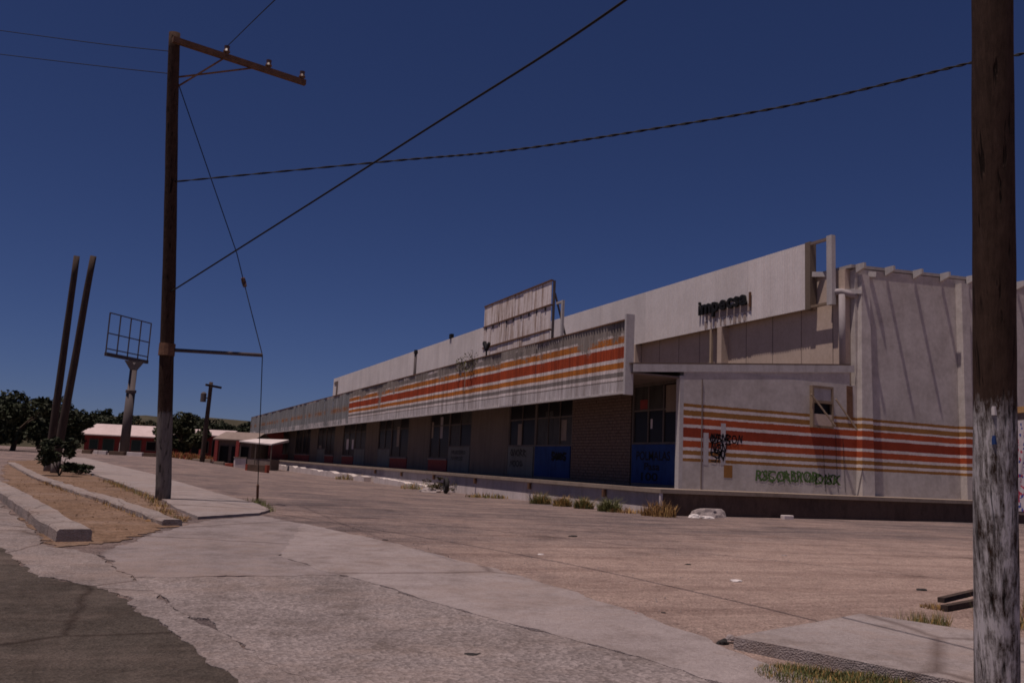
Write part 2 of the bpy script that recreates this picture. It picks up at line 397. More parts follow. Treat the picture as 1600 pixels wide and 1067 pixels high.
def wz(v): return 3.99 - (v - 85) * 0.00286
SZ0, SZ1 = 1.0, 10.5
def sf(z): return (z - SZ0) / (SZ1 - SZ0)
side_b = [(sf(wz(780)), WAL), (sf(wz(738)), OCH), (sf(wz(702)), SWH), (sf(wz(640)), OCH), (sf(wz(608)), SWH), (sf(wz(522)), SRED), (sf(wz(493)), SWH),
          (sf(wz(370)), SDK), (sf(wz(338)), SWH), (sf(wz(256)), SRED), (sf(wz(226)), SWH), (sf(wz(163)), OCH), (sf(wz(130)), SWH), (sf(wz(85)), OCH), (1.0, WAL)]
MT['side'] = stripes('side_wall_stripes', SZ0, SZ1, bands(side_b), 0.0, WAL, 0.10, (0.6, 0.56, 0.54), 0.0, 0.07, 0.75)
MT['upper'] = weathered('upper_fascia_paint', (0.78, 0.73, 0.715), (0.50, 0.42, 0.38), 0.28, 0.07)
MT['frame'] = weathered('frame_paint', (0.55, 0.52, 0.51), (0.30, 0.26, 0.25), 0.5)
MT['stucco'] = weathered('beige_stucco', (0.62, 0.50, 0.41), (0.40, 0.30, 0.22), 0.3, 0.6)
MT['pier'] = weathered('pier_plaster', (0.20, 0.155, 0.12), (0.09, 0.07, 0.055), 0.6)
MT['brick'] = simple('pier_brick', (0.19, 0.13, 0.10), 0.35, 6, 0.9, 0.006, 40)
MT['mortar'] = plain('mortar', (0.06, 0.042, 0.035), 0.95)
MT['redbrick'] = simple('red_brick', (0.30, 0.07, 0.05), 0.35, 6, 0.9, 0.006, 40)
MT['soffit'] = weathered('soffit', (0.22, 0.17, 0.15), (0.10, 0.08, 0.07), 0.5)
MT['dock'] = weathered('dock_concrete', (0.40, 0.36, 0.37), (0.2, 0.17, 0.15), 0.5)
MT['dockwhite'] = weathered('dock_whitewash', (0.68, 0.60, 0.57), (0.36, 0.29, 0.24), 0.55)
MT['dockside'] = weathered('dock_side_concrete', (0.15, 0.10, 0.075), (0.055, 0.038, 0.03), 0.7, 0.8, 2.0, 0.9, 0.03)  # dark base colour deepens the shade on the platform's side face
MT['slab'] = weathered('slab_edge', (0.34, 0.27, 0.215), (0.18, 0.135, 0.10), 0.6, 1.0)
MT['roof'] = weathered('roof_sheet', (0.42, 0.39, 0.38), (0.25, 0.2, 0.18), 0.5)
MT['tar'] = weathered('tarred_roof', (0.17, 0.125, 0.10), (0.09, 0.065, 0.05), 0.5)  # roof colour darkened to cut bounce light on the clerestory wall
MT['glass'] = plain('dark_glass', (0.010, 0.008, 0.009), 0.35, 0.12)
MT['dusty'] = weathered('dusty_glass', (0.060, 0.055, 0.048), (0.015, 0.012, 0.012), 1.0, 0.6, 2.2, 0.5)
MT['mullion'] = weathered('mullion_metal', (0.17, 0.14, 0.12), (0.06, 0.045, 0.04), 0.6)
MT['blue'] = weathered('blue_panel', (0.028, 0.066, 0.21), (0.012, 0.022, 0.06), 0.7, 0.4, 2.5)
MT['white_panel'] = weathered('white_panel', (0.20, 0.195, 0.17), (0.09, 0.085, 0.07), 0.6)
MT['ink'] = plain('dark_lettering', (0.012, 0.010, 0.012), 0.7)
MT['faint'] = plain('faded_lettering', (0.06, 0.055, 0.05), 0.8)
MT['tanpanel'] = weathered('tan_board', (0.28, 0.21, 0.15), (0.14, 0.1, 0.07), 0.4)
MT['rustsign'] = rust_sign('rusty_sign_sheet')
MT['rust'] = simple('rust', (0.15, 0.08, 0.05), 0.4, 5, 0.9, 0.004, 30)
MT['black'] = plain('black_paint', (0.014, 0.013, 0.013), 0.6)
MT['drip'] = weathered('sign_drip', (0.42, 0.34, 0.30), (0.26, 0.2, 0.18), 0.6)
MT['green'] = plain('green_spray', (0.085, 0.15, 0.045), 0.7)
MT['patch'] = weathered('ochre_patch', (0.36, 0.17, 0.05), (0.22, 0.1, 0.04), 0.5)
MT['greypatch'] = weathered('grey_patch', (0.5, 0.47, 0.48), (0.36, 0.33, 0.33), 0.4)
MT['stick'] = wood_pole('bare_timber', (0.36, 0.28, 0.20))
MT['pole'] = whitewash_wood('whitewashed_pole')
MT['pole3'] = whitewash_wood('bleached_foot_pole', 2.5, (0.13, 0.115, 0.105), (0.24, 0.21, 0.19), 0.36)
MT['pole2'] = wood_pole('weathered_pole', (0.065, 0.045, 0.037))
MT['polelow'] = wood_pole('bleached_pole', (0.20, 0.17, 0.155))
MT['wire'] = plain('wire', (0.018, 0.015, 0.014), 0.7)
MT['porcelain'] = plain('insulator_brown', (0.10, 0.05, 0.03), 0.3, 0.5)
MT['steel'] = weathered('billboard_steel', (0.12, 0.10, 0.10), (0.06, 0.045, 0.04), 0.5)
MT['leaf'] = leaf_mat('leaf_dark', (0.030, 0.036, 0.018))
MT['leaf2'] = leaf_mat('leaf_olive', (0.048, 0.052, 0.025))
MT['leaf3'] = leaf_mat('leaf_brown', (0.075, 0.06, 0.03))
MT['weed'] = leaf_mat('weed_green', (0.13, 0.13, 0.045))
MT['straw'] = leaf_mat('straw', (0.34, 0.21, 0.075))
MT['strawdk'] = leaf_mat('straw_dark', (0.22, 0.12, 0.05))
MT['grass'] = leaf_mat('grass_green', (0.13, 0.14, 0.05))
MT['lawn'] = leaf_mat('grass_dark', (0.075, 0.085, 0.03))
MT['bark'] = simple('bark', (0.09, 0.065, 0.05), 0.4, 3, 0.95, 0.01)
MT['redwall'] = weathered('red_wall', (0.30, 0.055, 0.05), (0.12, 0.03, 0.03), 0.5)
MT['pinkroof'] = weathered('pale_roof', (0.62, 0.50, 0.48), (0.4, 0.3, 0.28), 0.4)
MT['brownroof'] = weathered('brown_roof', (0.27, 0.21, 0.18), (0.15, 0.11, 0.1), 0.5)
MT['shutter'] = plain('green_shutter', (0.03, 0.05, 0.045), 0.6)
MT['whitewall'] = weathered('white_wall', (0.70, 0.62, 0.60), (0.4, 0.33, 0.3), 0.4)
MT['hill'] = simple('dry_hill', (0.055, 0.048, 0.028), 0.4, 0.2, 0.95)
MT['rock'] = simple('rubble', (0.32, 0.27, 0.26), 0.3, 6, 0.95, 0.02)
MT['paper'] = plain('paper', (0.62, 0.57, 0.55), 0.8)
MT['tyre'] = simple('tyre_rubber', (0.03, 0.027, 0.026), 0.3, 8, 0.8)
MT['poster'] = poster_mat('posters')
MT['yellow'] = weathered('yellow_header', (0.62, 0.38, 0.16), (0.4, 0.22, 0.1), 0.4)
MT['redpaint'] = weathered('red_paint', (0.36, 0.08, 0.05), (0.2, 0.06, 0.04), 0.5)

# ------------------------------------------------------------------ ground
def ground():
    def axis(lo, hi):
        a = [0.0]; s = 0.8
        while a[-1] < hi:
            a.append(a[-1] + s); s = 0.8 if a[-1] < 32 else s * 1.12
        b = [0.0]; s = 0.8
        while b[-1] > lo:
            b.append(b[-1] - s); s = 0.8 if b[-1] > -8 else s * 1.2
        return sorted(set(a + b))
    xs, ys = axis(-2500, 2500), axis(-400, 4000)
    v = []; nx = len(xs)
    for y in ys:
        for x in xs:
            bmp = 0.012 * mnoise.noise((x * 0.6, y * 0.6, 0)) if (abs(x) < 40 and 14 < y < 110) else 0
            v.append((x, y, H(x, y) + bmp))
    f = [(j*nx+i, j*nx+i+1, (j+1)*nx+i+1, (j+1)*nx+i) for j in range(len(ys)-1) for i in range(nx-1)]
    me = bpy.data.meshes.new('ground'); me.from_pydata(v, [], f)
    for p in me.polygons: p.use_smooth = True
    tag(link('ground', me, MT['ground']), 'dusty worn asphalt and sand of the empty lot', kind='structure')
ground()
def rag(poly, amp=0.05, step=0.35, seed=0):
    out = []; n = len(poly)
    for i in range(n):
        a, b = Vector((*poly[i], 0)), Vector((*poly[(i+1) % n], 0)); L = (b - a).length; k = max(1, int(L / (step if L > 12 else step * .3)))
        if L > 40: k = 60
        nrm = Vector((-(b-a).y, (b-a).x, 0)).normalized()
        for j in range(k):
            p = a.lerp(b, j / k)
            if j: p += nrm * (mnoise.noise((p.x * 1.3 + seed, p.y * 1.3, seed)) * 1.2 + mnoise.noise((p.x * 5, p.y * 5, seed)) * .9 + mnoise.noise((p.x * 16, p.y * 16, seed)) * .55) * amp
            out.append((p.x, p.y))
    return out
def patch(name, poly, mat, dz, label, thick=0.0, amp=0.05, seed=0, kind='structure', step=0.35):
    """a sheet, or a slab when thick > 0, that follows the ground"""
    poly = rag(poly, amp, step, seed) if amp else poly
    bm = bmesh.new()
    vs = [bm.verts.new((x, y, 0)) for x, y in poly]
    for tri in tessellate_polygon([[Vector((x, y, 0)) for x, y in poly]]):
        try: bm.faces.new([vs[i] for i in tri])
        except ValueError: pass
    xs = [p[0] for p in poly]; ys = [p[1] for p in poly]
    for ax, lo, hi in ((0, min(xs), max(xs)), (1, min(ys), max(ys))):
        st = 1.0 if hi - lo < 60 else 4.0
        c = math.floor(lo) + 0.5
        while c < hi:
            nrm = (1, 0, 0) if ax == 0 else (0, 1, 0)
            bmesh.ops.bisect_plane(bm, geom=bm.verts[:] + bm.edges[:] + bm.faces[:], plane_co=(c, c, 0), plane_no=nrm)
            c += st
    r = bmesh.ops.extrude_face_region(bm, geom=bm.faces[:])
    upset = set(g for g in r['geom'] if isinstance(g, bmesh.types.BMVert))
    for v_ in bm.verts:
        x, y = v_.co.x, v_.co.y
        e = 0.012 * mnoise.noise((x * .9, y * .9, seed)) if thick else 0
        v_.co.z = H(x, y) + (dz + thick + e * .4 if v_ in upset else -0.08)
    bmesh.ops.recalc_face_normals(bm, faces=bm.faces)
    me = bpy.data.meshes.new(name); bm.to_mesh(me); bm.free()
    o = link(name, me, mat); tag(o, label, kind=kind); return o
E0 = [(-17, 90), (-5.6, 33), (-1.75, 14.5)] + [tuple(G(*q).xy) for q in ((60, 900), (185, 928), (262, 985), (372, 1064))] + [(1.25, 2.5), (2.2, -6)]
E1 = [(-0.28, 12.56), (0.17, 10.58), (0.5, 8.84), (1.01, 6.96), (1.23, 6.05), (1.75, 2.5), (2.7, -6)]
E2 = [(2.46, 10.69), (3.1, 8.53), (3.92, 6.21), (4.1, 5.3), (5.0, 2.5), (6.5, -6)]
patch('road', [(-60, 90), (-60, -30), (2.2, -30)] + E0[::-1], MT['road'], 0.008, 'dark patched asphalt of the street', amp=0.10)
patch('gutter', E0[1:] + E1[::-1] + [(-0.95, 13.6), (-1.3, 15.6), (-5.0, 33)], MT['gutter'], 0.014, 'pale concrete gutter along the street edge', amp=0.09, seed=3)
patch('rough_paving', E1[1:] + E2[::-1], MT['rough'], 0.018, 'coarse pebbly paving of the driveway mouth', amp=0.09, seed=5)
patch('driveway', [(-0.28, 12.56), (0.35, 14.7), (1.35, 17.4), (2.6, 18.8), (3.5, 16.2), (2.0, 12.4), (2.46, 10.69), (0.17, 10.58)], MT['drive'], 0.022, 'smooth grey concrete driveway slab', amp=0.09, seed=7)
patch('apron', [(3.2, 17.3), (2.0, 12.4), (2.46, 10.69)] + E2[1:] + [(7.3, -6), (5.6, 2.5), (4.85, 5.9), (5.0, 7.9), (4.75, 10.6), (4.1, 14)], MT['concrete'], 0.024, 'light concrete walkway band across the driveway', amp=0.07, seed=9)
patch('sidewalk', [(4.98, 6.38), (7.21, 7.13), (7.9, 5.9), (9.9, 2.5), (14, -5), (9, -5), (7.0, 2.0), (5.5, 5.2)], MT['walk'], 0.0, 'raised concrete pavement slab around the whitewashed pole', thick=0.11, amp=0.012, seed=2)
patch('sidewalk', [(1.30, 17.9), (2.6, 19.1), (3.0, 20.2), (2.85, 22.2), (0.9, 43), (-3.0, 70), (-4.8, 70), (-2.6, 48), (-0.5, 34), (0.72, 23.6), (1.0, 20.0)], MT['walk'], 0.0, 'pale concrete pavement running past the leaning pole', thick=0.055, amp=0.03, seed=4)
patch('dirt_strip', [(-0.9, 13.2), (0.0, 14.2), (1.1, 17.4), (0.9, 20), (0.6, 23.5), (-0.6, 34), (-2.7, 48), (-5, 60), (-6.2, 56), (-4.6, 40), (-1.9, 19.5)], MT['dirt'], 0.012, 'bare brown earth between kerb and pavement', amp=0.22, seed=6)
def kerb(pts, w, hgt, label, mat=MT['kerb'], name='kerb', void=0):
    m = MB(); k = len(pts); L = []; R_ = []
    fine = []
    for i in range(k - 1):
        a, b = Vector((*pts[i], 0)), Vector((*pts[i+1], 0)); n = max(2, int((b - a).length / 0.5))
        fine += [a.lerp(b, j / n) for j in range(n)]
    fine.append(Vector((*pts[-1], 0)))
    rows = []
    for i, p in enumerate(fine):
        t = (fine[min(i+1, len(fine)-1)] - fine[max(i-1, 0)]).normalized(); r = Vector((t.y, -t.x, 0))
        z = H(p.x, p.y); j = 0.03 * mnoise.noise((p.x * 1.5, p.y * 1.5, 1)); e = 0.05 * mnoise.noise((p.x * 3, p.y * 3, 7))
        bt_ = hgt - .085 + j if i < void else -0.05
        prof = [(-w/2, bt_), (-w/2 + e, hgt - 0.03 + j), (-w/2 + 0.03 + e, hgt + j), (w/2 - 0.03 + e, hgt + j), (w/2 + e, hgt - 0.03 + j), (w/2, bt_)]
        rows.append([p + r * a + Vector((0, 0, z + b)) for a, b in prof])
    n = 6
    for r in rows: m.v += r
    for i in range(len(rows) - 1):
        for j in range(n): m.f.append((i*n+j, i*n+(j+1) % n, (i+1)*n+(j+1) % n, (i+1)*n+j))
    m.f.append(tuple(range(n))); m.f.append(tuple((len(rows)-1)*n + j for j in reversed(range(n))))
    return tag(m.build(name, mat, loc=(0, 0, 0)), label, kind='structure')
kerb([(0.80, 16.55), (0.55, 17.6), (-1.0, 24.6), (-2.9, 34.5), (-5.4, 50)], 0.34, 0.11, 'long pale concrete kerb bounding the earth strip')
kerb([(-0.62, 14.0), (-0.95, 15.4), (-2.2, 21.5), (-5.4, 37)], 0.46, 0.19, 'broken pale kerb end beside the street')
# hill behind the houses
hm = MB()
for j in range(14):
    for i in range(40):
        x = -150 + i * 9.0; y = 210 + j * 14
        z = 1.0 + (10.5 + 3.5 * mnoise.noise((x * 0.02, 3.1, 0)) + 2 * mnoise.noise((x * 0.06, y * 0.06, 0))) * math.sin(math.pi * min(1, j / 13)) * sst(170, 60, x) if x < 170 else 0.5
        if j == 0 or j == 13: z = -0.5
        hm.v.append(Vector((x, y, z)))
hm.f = [(j*40+i, j*40+i+1, (j+1)*40+i+1, (j+1)*40+i) for j in range(13) for i in range(39)]
tag(hm.build('hill', MT['hill'], loc=(0, 0, 0), smooth=True), 'low dry brown hill behind the far houses', kind='structure')

# ------------------------------------------------------------------ store building
X0, Y0, ZT = 17.19, 24.83, 1.11           # storefront plane, side wall plane, platform top
XF, XU, XC = 15.0, 24.38, 25.0            # canopy fascia, upper fascia, clerestory wall
UZ0, UZ1 = P(1256, 484, 0, XU).z, P(1258, 381, 0, XU).z
UY0 = P(1258, 430, 0, XU).y
YE = 126.0                                # far end
XB = 62.0                                 # depth of the hall
B = empty('store_building', (X0, Y0, 0.25), 'long abandoned single-storey store with orange striped canopy and pale upper fascia', 'building')
def part(name, mat, fn, parent=B, **kw):
    m = MB(); fn(m); return m.build(name, mat, parent, **kw)
# --- platform
DX, DY = 15.40, 23.42
plat = part('platform_wall', MT['dock'], lambda m: m.box(DX + .12, X0 + .3, DY + .12, YE, -0.6, ZT - .13))
part('whitewash_band', MT['dockwhite'], lambda m: m.box(DX + .105, DX + .13, DY + .13, YE - .2, -0.5, 0.50), plat)  # whiter band along the foot of the platform front
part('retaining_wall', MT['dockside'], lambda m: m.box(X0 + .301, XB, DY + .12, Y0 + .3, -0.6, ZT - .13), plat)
part('retaining_wall', MT['dockside'], lambda m: m.box(DX + .119, X0 + .4, DY + .105, DY + .119, -0.6, ZT - .131), plat)  # thin dark facing, deepens the shaded platform end by colour
part('platform_slab', MT['slab'], lambda m: m.box(DX, X0 + .3, DY, YE + .4, ZT - .13, ZT))
part('platform_slab', MT['slab'], lambda m: m.box(X0 + .301, XB, DY + .001, Y0 + .3, ZT - .13, ZT - .001))
part('corner_post', MT['whitewall'], lambda m: m.box(DX + .02, DX + .10, DY + .02, DY + .10, -0.3, ZT - .131))  # narrow pale strip up the near platform corner
yy = 27.0
while yy < 60:
    part('drain_spout', MT['rust'], lambda m: m.box(DX - .02, DX + .1, yy, yy + .12, ZT - .42, ZT - .17)); yy += 6.3
# --- side wall: low part, high part
part('side_wall', MT['side'], lambda m: m.box(X0, XC, Y0, Y0 + .25, ZT, 5.22))
def high(m):
    m.hexa([(XC + .001, Y0 + .002, ZT), (XB, Y0 + .002, ZT), (XB, Y0 + .25, ZT), (XC + .001, Y0 + .25, ZT),
            (XC + .001, Y0 + .002, 9.78), (XB, Y0 + .002, 11.7), (XB, Y0 + .25, 11.7), (XC + .001, Y0 + .25, 9.78)])
part('hall_wall', MT['side'], high)
def pil(m, x, w, top, taper=0):
    m.hexa([(x, Y0 - .30, ZT - .0005), (x + w, Y0 - .30, ZT - .0005), (x + w, Y0, ZT - .0005), (x, Y0, ZT - .0005),
            (x + taper, Y0 - .30 + taper * .6, top), (x + w, Y0 - .30 + taper * .6, top), (x + w, Y0, top), (x + taper, Y0, top)])
part('pilaster', MT['side'], lambda m: pil(m, 24.95, .62, 9.55, .22))
part('pilaster', MT['side'], lambda m: pil(m, 30.45, .42, 9.85))
part('pilaster', MT['side'], lambda m: pil(m, 36.3, .42, 10.1))
part('pilaster', MT['side'], lambda m: pil(m, 42.2, .42, 10.35))
part('corner_strip', MT['frame'], lambda m: m.box(X0 - .16, X0 - .001, Y0 - .0, Y0 + .22, ZT - .0005, 4.95))
# roof of the hall with a thin edge and protruding rafter ends
YH = 105.0
def hallroof(m):
    m.hexa([(XC - .2, Y0 - .03, 9.80), (XB, Y0 - .03, 11.72), (XB, YH, 11.72), (XC - .2, YH, 9.80),
            (XC - .2, Y0 - .03, 9.92), (XB, Y0 - .03, 11.84), (XB, YH, 11.84), (XC - .2, YH, 9.92)])
part('hall_roof', MT['roof'], hallroof)
rx = [P(q, 425, 1, Y0 - .4).x for q in (1350, 1396, 1440, 1482)]; dxr = (rx[3] - rx[0]) / 3
for i in range(14):
    x = rx[0] + dxr * i
    z = 9.70 + (x - XC) * 1.92 / (XB - XC)
    part('rafter_end', MT['frame'], lambda m: m.hexa([(x - .05, Y0 - .46, z + .04), (x + .05, Y0 - .46, z + .04), (x + .05, Y0 - .035, z - .10), (x - .05, Y0 - .035, z - .10),
                                            (x - .05, Y0 - .46, z + .24), (x + .05, Y0 - .46, z + .24), (x + .05, Y0 - .035, z + .24), (x - .05, Y0 - .035, z + .24)]))
YH = 105.0
part('back_wall', MT['stucco'], lambda m: m.box(XB, XB + .25, Y0, YH, 0.2, 11.7))
part('end_wall', MT['stucco'], lambda m: m.box(X0, XC - .3, YE - .25, YE, 0.2, 5.1))
part('hall_end_wall', MT['stucco'], lambda m: m.box(XC, XB, YH - .3, YH - .05, 0.2, 9.79))
# --- clerestory wall and its posts below the upper fascia
part('clerestory_wall', MT['stucco'], lambda m: m.box(XC - .25, XC, Y0 + .26, YH - .05, 5.3, 9.79))
for yk in [Y0 + .9 + 1.75 * i for i in range(0, 16)]:
    part('wall_joint', MT['soffit'], lambda m: m.box(XC - .256, XC - .24, yk, yk + .03, 5.4, 9.7))
for px in (1128, 994):
    yk = P(px, 540, 0, XC - .5).y
    part('clerestory_post', MT['stucco'], lambda m: m.box(XU - .03, XC - .251, yk - .16, yk + .16, 5.5, UZ0 - .001))
    part('conduit', MT['stick'], lambda m: m.box(XU - .02, XU + .08, yk + .62, yk + .76, 5.5, UZ0 - .001))
def pipe(m):
    m.tube([(XC - .42, Y0 + .25, 6.0), (XC - .42, Y0 + .25, 8.75)], .12, 10)
part('downpipe', MT['dock'], pipe, smooth=True)
part('downpipe_elbow', MT['dock'], lambda m: m.tube([(XC - .42, Y0 + .9, 8.95), (XC - .42, Y0 + .25, 8.85), (XC + .1, Y0 + .05, 8.7)], .13, 10), smooth=True)
part('rusty_gap', MT['rust'], lambda m: m.box(24.52, 24.80, Y0 - .03, Y0 - .002, 4.0, 5.18))
# --- canopy: roof, end beam, soffit
def croof(m, z, t, x0, x1, y0, y1):
    zz = lambda x: z + (x - XF) * 0.083
    m.hexa([(x0, y0, zz(x0) - t), (x1, y0, zz(x1) - t), (x1, y1, zz(x1) - t), (x0, y1, zz(x0) - t), (x0, y0, zz(x0)), (x1, y0, zz(x1)), (x1, y1, zz(x1)), (x0, y1, zz(x0))])
part('canopy_roof', MT['tar'], lambda m: croof(m, 5.22, .05, XF + .05, XC - .26, Y0 - .001, YE))
part('end_beam', MT['frame'], lambda m: croof(m, 5.165, .26, XF + .15, XC - .1, Y0 - .022, Y0 - .002))
part('soffit', MT['soffit'], lambda m: m.box(XF + .12, X0 - .01, Y0 + .05, YE - .2, 4.86, 4.92))
part('parapet_infill', MT['side'], lambda m: m.hexa([(X0 + .3, Y0 + .02, 5.221), (XC - .3, Y0 + .02, 5.221), (XC - .3, Y0 + .2, 5.221), (X0 + .3, Y0 + .2, 5.221),
                                            (X0 + .3, Y0 + .02, 5.30), (XC - .3, Y0 + .02, 5.82), (XC - .3, Y0 + .2, 5.82), (X0 + .3, Y0 + .2, 5.30)]))
# --- corrugated fascia panels
def panel_mesh(name, w, z0, z1, pitch, dep, mat):
    """ribbed sheet facing -X, spanning w along Y, origin at its near lower corner"""
    pr = []; n = max(1, round(w / pitch)); pit = w / n
    for i in range(n):
        a = i * pit
        pr += [(0, a + .003 if i == 0 else a), (0, a + pit * .45), (-dep, a + pit * .58), (-dep, a + pit * .87)]
    pr.append((0, w - .003))
    poly = pr + [(.02, w - .003), (.02, .003)]
    m = MB(); m.prism(poly, 2, z0, z1)
    me = m.mesh(name); me.materials.append(mat); return me
PW = 1.2
n1 = int((66.4 - 25.05) / PW); pm = panel_mesh('fascia_panel', PW, FZ0, FZ1, .2, .03, MT['canopy'])
pm2 = panel_mesh('fascia_panel_faded', PW, FZ0, FZ1, .2, .03, MT['canopy_old'])
nall = int((YE - 25.05) / PW)
for i in range(nall):
    y = 25.05 + i * PW
    dx = random.uniform(-.012, .012); tilt = random.uniform(-.004, .004)
    o = link('fascia_panel', pm if i < n1 else pm2, None, B, Vector((XF + dx, y, 0)) - WLOC[B.name])
    o.rotation_euler = (tilt, random.uniform(-.006, .006), 0)
part('fascia_cap', MT['rust'], lambda m: m.box(XF - .05, XF + .10, 25.06, YE - .1, FZ1 + .001, FZ1 + .05))
part('fascia_frame', MT['soffit'], lambda m: m.box(XF + .05, XF + .12, 25.1, YE - .1, FZ0 + .1, FZ0 + .3))
part('fascia_frame', MT['soffit'], lambda m: m.box(XF + .05, XF + .12, 25.1, YE - .1, FZ1 - .4, FZ1 - .2))
part('drip_edge', MT['frame'], lambda m: m.box(XF - .045, XF + .1, 25.06, YE - .1, FZ0 - .06, FZ0 - .002))
part('end_cap', MT['frame'], lambda m: m.box(XF - .10, XF + .22, 24.93, 25.04, FZ0 - .10, FZ1 + .20))
# --- upper fascia

um = panel_mesh('fascia_sheet', PW, UZ0, UZ1, .15, .022, MT['upper'])
y = UY0
while y < 51.5:
    link('fascia_sheet', um, None, B, Vector((XU + random.uniform(-.008, .008), y, 0)) - WLOC[B.name]); y += PW
yj = y
XU2 = 21.76
y = 53.2
while y < 104.5:
    link('fascia_sheet', um, None, B, Vector((XU2 + random.uniform(-.008, .008), y, 0)) - WLOC[B.name]); y += PW
yl = y
part('return_panel', MT['upper'], lambda m: m.box(XU2 + .02, XU + .1, 53.05, 53.19, UZ0, UZ1))
part('sheet_frame', MT['soffit'], lambda m: m.box(XU + .03, XU + .12, UY0 + .1, yj, UZ0 + .15, UZ0 + .35))
part('sheet_frame', MT['soffit'], lambda m: m.box(XU2 + .03, XU2 + .12, 53.3, yl, UZ0 + .15, UZ0 + .35))
part('sheet_backing', MT['stucco'], lambda m: m.box(XU + .13, XU + .18, UY0 + .1, yj, UZ0 + .02, UZ1 - .02))
part('sheet_backing', MT['stucco'], lambda m: m.box(XU2 + .13, XU2 + .18, 53.3, yl - .1, UZ0 + .02, UZ1 - .02))
FY = P(1297, 420, 0, XU).y                 # bare frame where the end panel is missing
part('frame_post', MT['pier'], lambda m: m.box(XU - .02, XU + .30, UY0 - .30, UY0 - .01, UZ0 - .03, UZ1 + .03))
part('frame_post', MT['frame'], lambda m: m.box(XU - .05, XU + .15, FY - .14, FY + .14, UZ0 - .02, UZ1 + .03))
part('frame_rail', MT['soffit'], lambda m: m.box(XU, XU + .12, FY + .141, UY0 - .301, UZ1 - .12, UZ1 - .01))
part('frame_rail', MT['tanpanel'], lambda m: m.box(XU, XU + .12, FY + .141, UY0 - .301, UZ0 + .02, UZ0 + .12))
part('frame_rail', MT['frame'], lambda m: m.bar((XU + .1, UY0 - .3, 9.80), (XC + .9, Y0 - .2, 9.62), .14, .2))
part('frame_rail', MT['frame'], lambda m: m.bar((XU + .1, FY, 8.95), (XC + .2, Y0 - .15, 8.85), .14, .16))
part('bracket', MT['soffit'], lambda m: m.box(XU2 - .08, XU2 - .03, yl - 2.6, yl - 1.9, UZ0 - .1, UZ1 - .45))
part('bracket', MT['soffit'], lambda m: m.box(XU2 - .081, XU2 - .031, yl - 1.9, yl - .7, UZ1 - .75, UZ1 - .45))
part('fascia_stub', MT['black'], lambda m: m.box(XU2 - .1, XU2 + .15, P(705, 525, 0, XU2).y - .2, P(705, 525, 0, XU2).y + .2, UZ1, UZ1 + .35))
vp = P(648, 580, 0, XF + 1.2)
part('vent_pipe', MT['steel'], lambda m: m.tube([(vp.x, vp.y, 5.3), (vp.x, vp.y, vp.z + 1.15)], .09, 10), smooth=True)
part('vent_cap', MT['black'], lambda m: m.tube([(vp.x, vp.y, vp.z + 1.15), (vp.x, vp.y, vp.z + 1.38)], [.14, .11], 10))
# --- storefront
def text_mesh(body, size, ext=0.0, off=0.0, shear=0.0):
    cu = bpy.data.curves.new('t', 'FONT'); cu.body = body; cu.size = size; cu.extrude = ext; cu.offset = off; cu.shear = shear; cu.resolution_u = 3
    cu.align_x = 'LEFT'
    o = bpy.data.objects.new('t', cu); COL.objects.link(o)
    dg = bpy.context.evaluated_depsgraph_get(); dg.update()
    me = bpy.data.meshes.new_from_object(o.evaluated_get(dg)); bpy.data.objects.remove(o); bpy.data.curves.remove(cu)
    xs = [v.co.x for v in me.vertices]; return me, min(xs), max(xs)
FRONT = Matrix(((0, 0, -1), (-1, 0, 0), (0, 1, 0))).to_4x4()     # text x -> -Y, y -> Z, normal -> -X
SIDE = Matrix(((1, 0, 0), (0, 0, -1), (0, 1, 0))).to_4x4()       # text x -> X, y -> Z, normal -> -Y
def put_text(body, size, loc, basis, mat, parent, name='lettering', width=None, ext=0.0, off=0.0, shear=0.0, hscale=1.0):
    me, a, b = text_mesh(body, size, ext, off, shear)
    sx = (width / (b - a)) if width else 1.0
    me.transform(Matrix.Diagonal((sx, hscale, 1, 1)) @ Matrix.Translation((-a, 0, 0)))
    me.transform(basis)
    return link(name, me, mat, parent, Vector(loc) - WLOC[parent.name])
